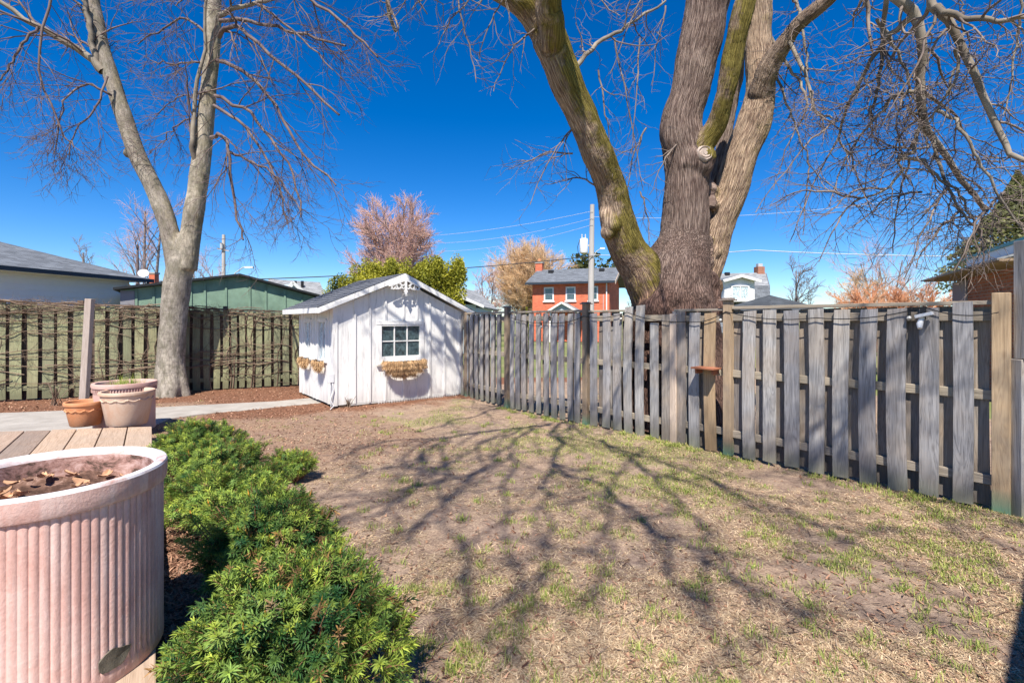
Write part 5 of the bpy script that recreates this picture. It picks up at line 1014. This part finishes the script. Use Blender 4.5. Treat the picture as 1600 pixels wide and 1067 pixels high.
for k, (px, yt, lb) in enumerate(((1335, 440, 'orange red bare bush nearest the dark hipped roof'), (1385, 443, 'orange red bare bush in the middle of the three'), (1436, 436, 'orange red bare bush next to the brick bungalow'))):
    far_tree('dogwood_bush', px, yt, 72, 15 + k * .4, lb, M['far_red'], M['far_red'], 12, 10, 9, stems=6, up=1.2, tw=.013, cat='bush', group='orange red bushes beyond the fence')
far_tree('bare_tree', 990, 440, 60, 50, 'grey bare tree between the red house and the maple', M['far_grey'], M['far_grey'], 9, 8, 6, stems=2, tw=.03)
far_tree('bare_tree', 745, 440, 40, 50, 'distant low bare tree behind the grey roofs', M['far_grey'], M['far_pink'], 8, 8, 6, tw=.03)
def leafy(name, px, Y, w_, h0, h1, label, c0, c1, n=9000, conic=False, size=.07, seed=1, lumps=6, cat='tree', trunk=True, group=None):
    r = np.random.default_rng(seed); x = (px - HX) / F * Y; e = empty(name, (x, Y, 0), 0, label, cat, group); H = h1 - h0
    if conic: t = r.random(n) ** .8; rad = w_ / 2 * (1 - t) * (.75 + .5 * vn(np.stack([t * 22, t * 0, t * 0], 1), seed)); a = r.random(n) * 6.28; q = r.random(n) ** .4; P = np.stack([rad * q * np.cos(a), rad * q * np.sin(a), h0 + t * H - .18 * rad * q], 1); hq = t
    else:
        cs = np.stack([r.uniform(-.36, .36, lumps) * w_, r.uniform(-.2, .2, lumps) * w_ * .6, r.uniform(.3, .86, lumps) * H + h0], 1); rs = r.uniform(.16, .28, lumps) * w_ * (1 if lumps < 20 else .42); k = r.integers(0, lumps, n)
        D = r.normal(size=(n, 3)); D /= np.linalg.norm(D, axis=1, keepdims=True); rr_ = (r.random(n) ** .35) * (.75 + .6 * fbm(D * 2.5 + k[:, None] * 3, 2, seed)); P = cs[k] + D * (rs[k] * rr_)[:, None] * np.array([1, 1, 1.05 if lumps < 20 else 1.75]); P[:, 2] = np.clip(P[:, 2], h0, h1 + .2); hq = r.random(n)
    nrm = r.normal(size=(n, 3)); nrm /= np.linalg.norm(nrm, axis=1, keepdims=True); u_ = np.cross(nrm, r.normal(size=(n, 3))); u_ /= np.linalg.norm(u_, axis=1, keepdims=True); v_ = np.cross(nrm, u_)
    s = (size * r.uniform(.5, 1.3, n))[:, None]; V = np.stack([P - u_ * s * .5, P - v_ * s * .3, P + u_ * s * .5, P + v_ * s * .3], 1).reshape(-1, 3)
    clump = vn(P * 1.7, seed + 3); col = lerp(c0, c1, np.clip(clump * .8 + r.random(n) * .4 - .1, 0, 1))
    o = link('crown', mesh_np('crown', V, np.arange(n * 4).reshape(-1, 4), False, {'col': np.repeat(col, 4, axis=0)}), M['leafy'], e); o['kind'] = 'stuff'
    if trunk: mb = MB(); mb.tube([(0, 0, 0), (.05, 0, H * .5 + h0), (0, 0, h0 + H * .8)], [w_ * .03, w_ * .02, w_ * .008], 8); mb.build('trunk', M['twig_left'], e, smooth=True)
    return e
for px, w_, yt, Y, lb, sd_ in ((548, 2.2, 424, 16, 'yellow green cedar farthest left behind the shed', 2), (596, 2.6, 399, 16.5, 'yellow green cedar behind the left slope of the shed roof', 5), (645, 2.3, 397, 16.2, 'yellow green cedar just right of the shed ridge', 9), (690, 2.0, 391, 16.4, 'yellow green cedar farthest right behind the shed', 12)):
    leafy('cedar_tree', px, Y, w_, .4, EYE - (yt - HY) / F * Y, lb, (.09, .12, .015), (.58, .54, .06), 30000, size=.075, seed=sd_, lumps=85, group='yellow green cedars behind the shed')
leafy('spruce_tree', 1590, 19, 5.2, 3.2, 7.3, 'dark green spruce above the roof of the brick bungalow', (.05, .065, .025), (.26, .26, .10), 16000, True, .16, 4)
leafy('fir_tree', 925, 60, 8, 1, 9.4, 'dark conifer top behind the ridge of the red house', (.04, .06, .02), (.15, .16, .05), 3000, False, .5, 6, 5)
leafy('cedar_shrub', 823, 14, .42, .2, 2.0, 'small bright green cone shrub just beyond the grey fence', (.14, .18, .02), (.42, .42, .06), 2500, True, .06, 8, cat='shrub')

# ------------------------------------------------------------------ houses beyond
def wallframe(p0, p1):
    p0, p1 = Vector((p0[0], p0[1], 0)), Vector((p1[0], p1[1], 0)); return p0, (p1 - p0).normalized(), (p1 - p0).length
class House:
    """local x along the facade from p0 to p1, local y away from the camera"""
    def __init__(s, name, p0, p1, label, cat='house', group=None):
        s.p, s.d, s.L = wallframe(p0, p1); s.n = Vector((-s.d.y, s.d.x, 0)); s.e = empty(name, s.p, math.atan2(s.d.y, s.d.x), label, cat, group)
    def on(s, px, py, off=0):
        o = s.p + s.n * off; k = (px - HX) / F; u = (k * o.y - o.x) / (s.d.x - k * s.d.y); Y = o.y + s.d.y * u; return u, EYE - (py - HY) / F * Y
    def box(s, name, x0, x1, y0, y1, z0, z1, m, parent=None, bevel=0): return MB().box(x0, x1, y0, y1, z0, z1).build(name, m, parent or s.e, bevel=bevel)
    def brickwall(s, name, pts, off, m):           # vertical polygon slab with metre UVs
        mb = MB(); mb.prism(pts, off); me_ = mb.mesh(name); uv = me_.uv_layers.new(name='UVMap')
        for lp_ in me_.loops: q = me_.vertices[lp_.vertex_index].co; uv.data[lp_.index].uv = (q.x + q.y, q.z)
        return link(name, me_, m, s.e)
    def window(s, x0, x1, z0, z1, y=-.03, fr=.08, panes=(1, 2), glass='glass', sill=True, m='trim'):
        f = MB(); f.box(x0 - fr, x0, y - .04, y + .02, z0 - fr, z1 + fr).box(x1, x1 + fr, y - .04, y + .02, z0 - fr, z1 + fr).box(x0 + .001, x1 - .001, y - .04, y + .02, z1, z1 + fr).box(x0 + .001, x1 - .001, y - .04, y + .02, z0 - fr, z0)
        nx, nz = panes
        for i in range(1, nx): xx = x0 + (x1 - x0) * i / nx; f.box(xx - fr * .35, xx + fr * .35, y - .03, y + .015, z0 + .001, z1 - .001)
        for i in range(1, nz): zz = z0 + (z1 - z0) * i / nz; f.box(x0 + .002, x1 - .002, y - .032, y + .013, zz - fr * .3, zz + fr * .3)
        fo = f.build('window', M[m], s.e); MB().box(x0 + .001, x1 - .001, y, y + .012, z0 + .001, z1 - .001).build('pane', M[glass], fo)
        if sill: MB().box(x0 - fr * 1.8, x1 + fr * 1.8, y - .10, y - .041, z0 - fr * 1.9, z0 - fr - .001).build('sill', M[m], fo)
        return fo
M['siding_white'] = m_plain('white siding', (.74, .78, .84), .6, .03); M['siding_green'] = m_plain('green painted panel', (.19, .29, .215), .8, .28, 2.5, .2); M['siding_blue'] = m_plain('pale blue grey siding', (.42, .50, .54), .7, .06); M['siding_grey'] = m_plain('grey siding', (.25, .25, .27), .8, .1)
# white house, far left
h = House('white_house', (-14.36 - .174 * 3.5, 14 - 3.5 * .985), (-13.7, 17.8), 'white sided house with a grey shingle hip roof at the far left')
EZ = 3.08
for i in range(16): z = .2 + i * .18; MB().prism([(0, -.0, z), (0, -.022, z), (0, -.004, z + .178), (0, .02, z + .178), (0, .02, z)], (h.L, 0, 0)).build('siding_board', M['siding_white'], h.e)
h.box('wall', 0, h.L - .02, .022, 6, 0, EZ - .03, M['siding_white']); h.box('corner_board', h.L - .001, h.L + .03, -.03, .08, 0, EZ - .03, M['trim'])
uvquad([(-.5, -.5, EZ + .06), (h.L + .45, -.5, EZ + .06), (h.L - 3.6, 3.6, EZ + 1.55), (-.5, 3.6, EZ + 1.55)], 'roof', M['shingle_grey'], h.e, .05); uvquad([(h.L + .45, -.5, EZ + .06), (h.L + .45, 7.7, EZ + .06), (h.L - 3.6, 3.6, EZ + 1.55), (h.L - 3.61, 3.6, EZ + 1.55)], 'roof', M['shingle_grey'], h.e, .05)
h.box('soffit', -.5, h.L + .4, -.46, -.005, EZ - .06, EZ - .02, M['trim']); h.box('gutter', -.5, h.L + .47, -.62, -.50, EZ - .07, EZ + .05, M['gutter'])
MB().tube([(h.L + .3, -.55, EZ - .06), (h.L + .25, -.45, EZ - .25), (h.L + .02, -.09, EZ - .4), (h.L + .02, -.09, .2)], .04, 8).build('downspout', M['gutter'], h.e)
# green garage
gp0 = at(186, 500, 14.6); gp1 = at(512, 500, 17.8); h = House('green_garage', (gp0.x, gp0.y), (gp1.x, gp1.y), 'low green panelled garage with a shallow dark roof behind the green fence', 'garage')
c0 = h.on(188, 452); c1 = h.on(374, 430); c2 = h.on(499, 465)
h.brickwall('wall', [(c0[0], 0, 0), (c2[0], 0, 0), (c2[0], 0, c2[1] - .03), (c1[0], 0, c1[1] - .03), (c0[0], 0, c0[1] - .03)], (0, .1, 0), M['siding_green'])
def zroof(u): return c0[1] + (c1[1] - c0[1]) * (u - c0[0]) / (c1[0] - c0[0]) if u < c1[0] else c1[1] + (c2[1] - c1[1]) * (u - c1[0]) / (c2[0] - c1[0])
for px in (213, 240, 262, 298, 320, 353, 390, 415, 445, 472): u = h.on(px, 450)[0]; h.box('batten', u - .03, u + .03, -.03, -.001, 0, zroof(u) - .06, M['siding_green'])
h.box('fascia_panel', c0[0], h.on(213, 450)[0] - .04, -.02, -.001, 0, c0[1] - .04, M['siding_grey'])
for a_, b_ in ((c0, c1), (c1, c2)):
    MB().prism([(a_[0] - (.15 if a_ is c0 else 0), -.2, a_[1] - (.03)), (b_[0] + (.2 if b_ is c2 else -.001), -.2, b_[1] - .03), (b_[0] + (.2 if b_ is c2 else -.001), -.2, b_[1] + .04), (a_[0] - (.15 if a_ is c0 else 0), -.2, a_[1] + .04)], (0, 7, 0)).build('roof', M['shingle_dark'], h.e)
# roofs behind the garage
h = House('grey_roof_house', (at(405, 0, 33).x, 33), (at(515, 0, 36).x, 36), 'pale grey roofed house with a small gable behind the green garage')
a_ = h.on(405, 470); b_ = h.on(510, 466); rdg = h.on(420, 436, 3); rd2 = h.on(500, 441, 3)
h.box('wall', 0, b_[0], .3, 6, 0, a_[1], M['siding_blue']); uvquad([(a_[0], 0, a_[1]), (b_[0], 0, b_[1]), (rd2[0], 3, rd2[1]), (rdg[0], 3, rdg[1])], 'roof', M['shingle_light'], h.e, .1)
g0, g1, g2 = h.on(443, 462), h.on(477, 462), h.on(455, 443); MB().prism([(g0[0], -.3, g0[1]), (g1[0], -.3, g1[1]), (g2[0], -.3, g2[1])], (0, 2, 0)).build('gable', M['siding_blue'], h.e)
for q in (g0, g1): MB().beam((q[0], -.35, q[1]), (g2[0], -.35, g2[1] + .05), .08, .22, (0, 0, 1)).build('barge_board', M['trim'], h.e)
for px in (462, 473): q = h.on(px, 441, 2); h.box('roof_vent', q[0] - .08, q[0] + .08, 2, 2.2, q[1] - .4, q[1] + .1, M['black'])
# chimney with dish
ch = empty('chimney_stack', tuple(at(237, 500, 24)), 0, 'small red brick chimney poking up between the white house and the twin trunk', 'chimney'); ch.location.z = 0
zt = EYE + 73 / F * 24
hh = MB(); hh.box(-.14, .14, 0, .3, 1.5, zt); me_ = hh.mesh('stack'); uv = me_.uv_layers.new(name='UVMap')
for lp_ in me_.loops: q = me_.vertices[lp_.vertex_index].co; uv.data[lp_.index].uv = (q.x + q.y, q.z)
link('stack', me_, M['brick_red'], ch); MB().box(-.17, .17, -.03, .33, zt + .001, zt + .08).build('cap', M['conc'], ch); MB().box(-2.2, 1.9, .31, 6, 0, zt - .75).build('house_wall', M['siding_grey'], ch)
MB().prism([(-2.5, .0, zt - .74), (2.2, .0, zt - .74), (.9, 2.4, zt - .30), (-1.4, 2.4, zt - .30)], (0, .05, .05)).build('roof', M['shingle_light'], ch)
dsh = empty('satellite_dish', tuple(at(224, 428, 23.5)), 0, 'small white satellite dish beside the red chimney', 'satellite dish'); q = MB(); q.lathe([(.001, 0), (.12, .02), (.22, .07)], 20); q.build('reflector', M['white_dirty'], dsh, rot=(R(60), 0, R(30))); MB().tube([(0, .02, -.02), (.02, .1, -.9)], .02, 6).build('mast', M['grey_metal'], dsh)
# grey houses right of the shed
h = House('pale_blue_house', (at(690, 0, 24).x, 24), (at(752, 0, 25).x, 25), 'pale blue sided house with white trimmed roof edge beside the shed roof')
a_, b_, c_3 = h.on(676, 470), h.on(752, 477), h.on(699, 454)
h.box('wall', 0, h.on(744, 480)[0], .0, 5, 0, h.on(744, 476)[1], M['siding_blue'])
MB().prism([(c_3[0], -.3, c_3[1]), (b_[0], -.3, b_[1]), (b_[0], -.3, b_[1] - .14), (c_3[0], -.3, c_3[1] - .16)], (0, .1, 0)).build('barge_board', M['trim'], h.e); MB().prism([(c_3[0], -.3, c_3[1]), (a_[0], -.3, a_[1]), (a_[0], -.3, a_[1] - .14), (c_3[0], -.3, c_3[1] - .16)], (0, .1, 0)).build('barge_board', M['trim'], h.e)
MB().prism([(c_3[0], -.199, c_3[1] + .04), (b_[0], -.199, b_[1] + .02), (b_[0], -.199, b_[1] - .1), (c_3[0], -.199, c_3[1] - .1), (a_[0], -.199, a_[1] - .1), (a_[0], -.199, a_[1])], (0, 5, 0)).build('roof', M['shingle_grey'], h.e)
h = House('grey_gable_house', (at(712, 0, 28).x, 28), (at(783, 0, 31).x, 31), 'grey roofed house with blue grey siding left of the golden willow')
a_, b_, r0, r1 = h.on(712, 470), h.on(779, 484), h.on(706, 446, 3), h.on(745, 455, 3)
h.box('wall', 0, h.on(772, 480)[0], .2, 6, 0, h.on(772, 482)[1], M['siding_blue']); uvquad([(a_[0], 0, a_[1]), (b_[0], 0, b_[1]), (r1[0], 3, r1[1]), (r0[0] - 1, 3, r0[1])], 'roof', M['shingle_light'], h.e, .1)
uvquad([(b_[0], 0, b_[1]), (b_[0] + .3, 6, b_[1]), (r1[0], 3, r1[1]), (r1[0] - .01, 3, r1[1])], 'roof', M['shingle_light'], h.e, .1)
# red brick house
h = House('brick_house', (at(832, 0, 40).x, 40.0), (at(952, 0, 38.0).x, 38.0), 'two storey orange red brick house with a grey roof beyond the fence')
ez = h.on(892, 439)[1]; L = h.L; GD = 6.0
h.brickwall('wall', [(0, 0, 0), (L, 0, 0), (L, 0, ez - .1), (0, 0, ez - .1)], (0, .2, 0), M['brick_red'])
rg = h.on(843, 422, GD / 2)[1]
h.brickwall('wall', [(L - .001, .201, 0), (L - .001, GD, 0), (L - .001, GD, ez - .1), (L - .001, GD / 2, rg - .25), (L - .001, .201, ez - .1)], (-.2, 0, 0), M['brick_red'])
uvquad([(-.45, -.45, ez - .08), (L + .5, -.45, ez - .08), (L + .5, GD / 2, rg), (-.45, GD / 2, rg)], 'roof', M['shingle_grey'], h.e, .16); uvquad([(L + .5, GD + .45, ez - .08), (-.45, GD + .45, ez - .08), (-.45, GD / 2 + .002, rg), (L + .5, GD / 2 + .002, rg)], 'roof', M['shingle_grey'], h.e, .16)
h.box('gutter', -.45, L + .45, -.58, -.455, ez - .26, ez - .12, M['gutter'])
MB().prism([(L + .505, -.45, ez - .1), (L + .505, GD / 2, rg - .02), (L + .505, GD + .45, ez - .1), (L + .505, GD + .45, ez - .34), (L + .505, GD / 2, rg - .28), (L + .505, -.45, ez - .34)], (.04, 0, 0)).build('barge_board', M['oldpost'], h.e)
for x0, x1 in ((852, 863.5), (886, 897.5), (921.5, 932.5)):
    a_, z1 = h.on(x0, 451); b_, z0 = h.on(x1, 468); h.window(a_, b_, h.on(892, 468)[1], h.on(892, 450)[1], -.005, .1, (1, 2))
q = h.on(843, 422, GD / 2); h.brickwall('chimney', [(q[0] - .3, GD / 2 - .25, rg - .6), (q[0] + .3, GD / 2 - .25, rg - .6), (q[0] + .3, GD / 2 - .25, rg + .55), (q[0] - .3, GD / 2 - .25, rg + .55)], (0, .5, 0), M['brick_red'])
h.box('chimney_cap', q[0] - .35, q[0] + .35, GD / 2 - .3, GD / 2 + .3, rg + .552, rg + .68, M['conc']); MB().tube([(q[0], GD / 2, rg + .68), (q[0], GD / 2, rg + .95)], .15, 10).build('chimney_pot', M['terra'], h.e)
for px in (862, 941): v_ = h.on(px, 428, 2.3); h.box('roof_vent', v_[0] - .2, v_[0] + .2, 1.9, 2.3, ez + .85, ez + 1.1, M['black'])
dsx = h.on(948, 460)[0]; MB().tube([(dsx, -.08, ez - .2), (dsx, -.08, 1)], .05, 6).build('downspout', M['trim'], h.e); MB().tube([(dsx - .25, -.06, ez - 1.1), (dsx - .25, -.1, 2.2)], .025, 6).build('service_pipe', M['grey_metal'], h.e)
p0, p1, pa = h.on(866, 484), h.on(908, 484), h.on(886, 473); py0 = -1.6
MB().prism([(p0[0], py0, p0[1] - .1), (p1[0], py0, p0[1] - .1), (pa[0], py0, pa[1] - .1)], (0, 1.55, 0)).build('porch_gable', M['siding_blue'], h.e)
for q in (p0, p1): uvquad([(q[0] + (-.25 if q is p0 else .25), py0 - .2, p0[1] - .2), (q[0] + (-.25 if q is p0 else .25), -.04, p0[1] - .2), (pa[0], -.04, pa[1]), (pa[0], py0 - .2, pa[1])], 'porch_roof', M['shingle_light'], h.e, .08)
for q in (p0, p1): MB().beam((q[0] + (-.22 if q is p0 else .22), py0 - .24, p0[1] - .26), (pa[0], py0 - .24, pa[1] - .05), .06, .14).build('barge_board', M['trim'], h.e)
for x_ in (p0[0] + .1, p1[0] - .1): h.box('porch_post', x_ - .08, x_ + .08, py0, py0 + .16, 0, p0[1] - .12, M['trim'])
# dormer house
h = House('dormer_house', (at(1085, 0, 31).x, 31), (at(1205, 0, 31.5).x, 31.5), 'grey mansard roofed house with a white gabled dormer right of the maple')
r0 = h.on(1100, 428, 3.2); r1 = h.on(1196, 426, 3.2); e0 = h.on(1085, 520); e1 = h.on(1203, 520)
k0, k1 = h.on(1085, 447, 1.4), h.on(1201, 446, 1.4)
h.box('wall', .4, e1[0] - .3, .3, 6, -.05, max(.4, e0[1]), M['siding_grey']); uvquad([(e0[0], 0, e0[1]), (e1[0], 0, e1[1]), (k1[0], 1.4, k1[1]), (k0[0], 1.4, k0[1])], 'roof', M['shingle_grey'], h.e, .1); uvquad([(k0[0], 1.4, k0[1]), (k1[0], 1.4, k1[1]), (r1[0], 3.2, r1[1]), (r0[0], 3.2, r0[1])], 'roof', M['shingle_light'], h.e, .1)
uvquad([(e1[0], 0, e1[1]), (e1[0], 6.4, e1[1]), (r1[0] + .05, 3.3, r1[1]), (k1[0], 1.4, k1[1])], 'roof', M['shingle_grey'], h.e, .1)
x0, zb = h.on(1132, 471, -.1); x1, zt_ = h.on(1179, 438, -.1); xa, za = h.on(1155, 431, -.1)
mbd = MB(); mbd.prism([(x0, -.1, zb), (x1, -.1, zb), (x1, -.1, zt_), (xa, -.1, za - .1), (x0, -.1, zt_)], (0, 2.6, 0)); mbd.build('dormer', M['trim'], h.e)
for q in (-1, 1): xx = x0 - .25 if q < 0 else x1 + .25; uvquad([(xx, -.35, zt_ - .02), (xx, 2.6, zt_ - .02), (xa, 2.6, za + .04), (xa, -.35, za + .04)], 'dormer_roof', M['shingle_grey'], h.e, .05); MB().beam((xx, -.40, zt_ - .08), (xa, -.40, za - .03), .08, .16).build('barge_board', M['trim'], h.e)
wa, wb = h.on(1144, 467, -.1), h.on(1168, 448, -.1); h.window(wa[0], wb[0], wa[1], wb[1], -.13, .09, (2, 1), 'glass_curtain')
q = h.on(1187, 426, 3.2); h.brickwall('chimney', [(q[0] - .25, 3.0, q[1] - .5), (q[0] + .25, 3.0, q[1] - .5), (q[0] + .25, 3.0, q[1] + .4), (q[0] - .25, 3.0, q[1] + .4)], (0, .5, 0), M['brick_brown']); h.box('chimney_cap', q[0] - .16, q[0] + .16, 3.1, 3.4, q[1] + .401, q[1] + .62, M['grey_metal'])
q = h.on(1135, 427, 3); h.box('roof_vent', q[0] - .15, q[0] + .15, 2.8, 3.0, q[1] - .15, q[1] + .05, M['black'])
# hipped gazebo roof
gz = at(1203, 500, 15); gzb = empty('gazebo', (gz.x, 15, 0), R(20), 'dark shingled hip roof of a gazebo just over the grey fence', 'gazebo'); zt = EYE + 40 / F * 15; ze = EYE + 15 / F * 15; hw = 1.15
cs = [(-hw, -hw, ze), (hw, -hw, ze), (hw, hw, ze), (-hw, hw, ze)]
for i in range(4): uvquad([cs[i], cs[(i + 1) % 4], (0, .001 * i, zt), (.001, 0, zt)], 'roof', M['shingle_dark'], gzb, .05)
for cx, cy, _ in cs: MB().box(cx * .9 - .06, cx * .9 + .06, cy * .9 - .06, cy * .9 + .06, 0, ze - .02).build('post', M['oldpost'], gzb)
# brick bungalow at the right
h = House('brick_bungalow', (12.4, 14.05), (9.8, 9.3), 'brown brick bungalow with a green edged roof behind the right end of the fence')
# facade runs towards the camera; its outward side faces left, local y points away from it
H2 = 2.74
a_ = h.on(1512, 440)[0]; h.brickwall('wall', [(a_, 0, 0), (h.L, 0, 0), (h.L, 0, H2), (a_, 0, H2)], (0, .2, 0), M['brick_brown']); MB().box(.1, a_ - .001, -.03, .15, 0, H2 - .05).build('siding_panel', M['siding_grey'], h.e)
h.brickwall('wall', [(.0, .16, 0), (.0, 6, 0), (.0, 6, H2), (.0, .16, H2)], (.1, 0, 0), M['brick_brown'])
M['green_metal'] = m_plain('dark green metal', (.03, .20, .17), .4, .1)
h.box('soffit', -.1, h.L + .3, -.62, .2, H2 + .001, H2 + .05, M['board_new']); uvquad([(-.3, -.66, H2 + .06), (h.L + .3, -.66, H2 + .06), (h.L + .3, .1, H2 + .28), (-.3, .1, H2 + .28)], 'roof', M['shingle_light'], h.e, .04)
h.box('fascia', a_ - .2, h.L + .3, .02, .10, H2 + .285, H2 + .47, M['trim']); h.box('flashing', -.4, h.L + .3, -.02, .5, H2 + .471, H2 + .53, M['green_metal'], None); uvquad([(-.5, -.02, H2 + .54), (h.L + .3, -.02, H2 + .54), (h.L + .3, 4, H2 + 1.2), (-.5, 4, H2 + 1.2)], 'roof', M['green_metal'], h.e, .05)
h.box('junction_box', a_ + 2.2, a_ + 2.5, -.1, -.001, 1.9, 2.2, M['oldpost'])
# the house the photo was taken from: its porch roof shades the lawn's near right corner
h = House('porch', (4.74, 2.76), (1.74, .11), 'brown porch roof of the house behind the camera, beyond the right edge', 'porch')
MB().prism([(0, 0, 2.6), (h.L, 0, 2.6), (h.L + .2, 3.5, 2.6), (0, 3.5, 2.6)], (0, 0, .14)).build('roof', M['dark_gap'], h.e)
for x_ in (.1, h.L - .2): h.box('post', x_, x_ + .1, .08, .18, 0, 2.599, M['trim'])
MB().box(0, h.L, 3.2, 3.4, 0, 2.599).build('wall', M['brick_brown'], h.e)

# ------------------------------------------------------------------ poles and wires
M['pole'] = m_plain('grey utility pole', (.42, .39, .37), .9, .15, 3, .3, streak=True); M['wire'] = m_plain('black wire', (.04, .04, .045), .6, .1); M['wire_pale'] = m_plain('pale bare wire', (.5, .52, .55), .4, .1)
YP = 32; b0 = at(923, 500, YP); up_ = empty('utility_pole', (b0.x, YP, 0), 0, 'tall grey utility pole with a white transformer beside the red house', 'utility pole', 'utility poles'); zt = EYE + 181 / F * YP
MB().tube([(0, 0, 0), (.03, 0, zt * .5), (.10, 0, zt)], [.22, .19, .14], 14).build('shaft', M['pole'], up_, smooth=True)
tz = EYE + 105 / F * YP; tr_ = MB(); tr_.lathe([(.001, 0), (.25, .02), (.27, .08), (.27, .86), (.24, .93), (.001, .98)], 20); to = tr_.build('transformer', M['white_dirty'], up_, smooth=True, loc=(-.45, -.05, tz))
for dx in (-.12, .1): MB().lathe([(.001, .97), (.04, .97), (.05, 1.05), (.03, 1.1), (.05, 1.15), (.02, 1.22), (.001, 1.22)], 10, (dx, 0, 0)).build('bushing', M['grey_metal'], to)
MB().beam((-.2, 0, tz + .5), (0.05, 0, tz + .5), .1, .1).build('bracket', M['grey_metal'], up_); MB().tube([(.1, 0, tz - .3), (.35, -.1, tz + .1), (.62, -.2, tz + .28)], .03, 6).build('lamp_arm', M['grey_metal'], up_); MB().box(.55, .85, -.28, -.14, tz + .24, tz + .33).build('lamp_head', M['white_dirty'], up_)
MB().tube([(-.7, -.1, tz + .9), (-.86, -.1, tz + .4), (-.8, -.1, tz - .1), (-.5, -.1, tz - .4), (.0, -.1, tz - .5)], .02, 5).build('lead', M['black'], up_)
b0 = at(349, 500, 46); u2 = empty('utility_pole', (b0.x, 46, 0), 0, 'distant pale utility pole behind the green garage', 'utility pole', 'utility poles'); zt2 = EYE + 134 / F * 46
MB().tube([(0, 0, 0), (.03, 0, zt2)], [.2, .14], 10).build('shaft', M['pole'], u2, smooth=True); MB().beam((-.5, -.1, zt2 - 1.3), (.6, -.1, zt2 - 1.5), .1, .1).build('crossarm', M['pole'], u2); MB().lathe([(.001, 0), (.12, 0), (.12, .5), (.001, .5)], 8, (.0, -.3, zt2 - 1.3)).build('insulator', M['grey_metal'], u2)
b0 = at(362, 500, 44); sl = empty('street_lamp', (b0.x, 44, 0), 0, 'pale curved arm street lamp right of the distant pole', 'street lamp'); za_ = EYE + 83 / F * 44
MB().tube([(0, 0, 0), (0, 0, za_ - 1.2), (.3, 0, za_ - .5), (1.0, 0, za_), (1.4, 0, za_)], .05, 8).build('arm', M['grey_metal'], sl); MB().box(1.2, 1.9, -.12, .12, za_ - .06, za_ + .08).build('head', M['white_dirty'], sl)
def wire(pts, r, m, label, sag=.3):
    P = [Vector(p) for p in pts]; o0 = P[0]; out = []
    for a, b in zip(P[:-1], P[1:]):
        for i in range(14): t = i / 14; q = a.lerp(b, t) - o0; q.z -= sag * 4 * t * (1 - t); out.append(q)
    out.append(P[-1] - o0); return tag(MB().tube(out, r, 5).build('power_line', m, loc=o0), label, 'power line', 'overhead lines')
pt = Vector((at(925, 500, YP).x + .03, YP - .22, 0))
def onp(py): return Vector((pt.x, pt.y, EYE - (py - HY) / F * YP))
wire([at(-80, 440, 24), onp(401)], .028, M['wire'], 'thick black cable from the left to the transformer pole', .55)
wire([onp(399), at(1180, 391, 26), at(1760, 400, 20)], .022, M['wire_pale'], 'pale cable running right from the pole across the gap of the maple', .15)
wire([at(560, 372, 40), onp(331)], .012, M['wire_pale'], 'topmost thin pale wire left of the pole', .5)
wire([at(640, 380, 40), onp(342)], .012, M['wire_pale'], 'middle thin pale wire left of the pole', .5)
wire([at(640, 392, 40), onp(352)], .012, M['wire_pale'], 'lowest thin pale wire left of the pole', .6)
wire([onp(340), at(1500, 300, 24)], .012, M['wire_pale'], 'thin pale wire rising right behind the maple stems', .5)

# ------------------------------------------------------------------ dry stems at the shed corner and by the green fence
def stems(name, loc, n, h, spread, label, seed):
    r = np.random.default_rng(seed); P = []
    for i in range(n):
        a = r.uniform(0, 6.28); q = r.uniform(.1, 1) * spread; P.append(resample([(r.normal() * .05, r.normal() * .05, 0), (q * .4 * math.cos(a), q * .4 * math.sin(a), h * .5), (q * math.cos(a), q * math.sin(a), h * r.uniform(.7, 1.1))], 6))
    P = np.array(P); Rr = np.tile(np.linspace(.007, .003, 6), (n, 1)); a, ar = spawn(P, Rr, 3, (h * .3, h * .6), (25, 55), 5, .3, .12, .6, .3, .95, .002)
    v, f = join([tubes(P, Rr, 5), tubes(a, ar, 3)]); o = link(name, mesh_np(name, v, f, True), M['vine'], loc=loc); return tag(o, label, 'plant')
g0 = gnd(545, 638); stems('dry_plant', (g0.x, g0.y, 0), 9, .22, .14, 'few dry bare stems at the near corner of the white shed', 3)
g0 = gnd(560, 634); stems('dry_plant', (g0.x, g0.y, 0), 7, .20, .12, 'dry bare sprigs under the second batten of the shed front', 4)
g0 = gnd(88, 634); stems('dry_plant', (g0.x, g0.y, 0), 12, .42, .3, 'bare twiggy stems left of the leaning post by the green fence', 5)
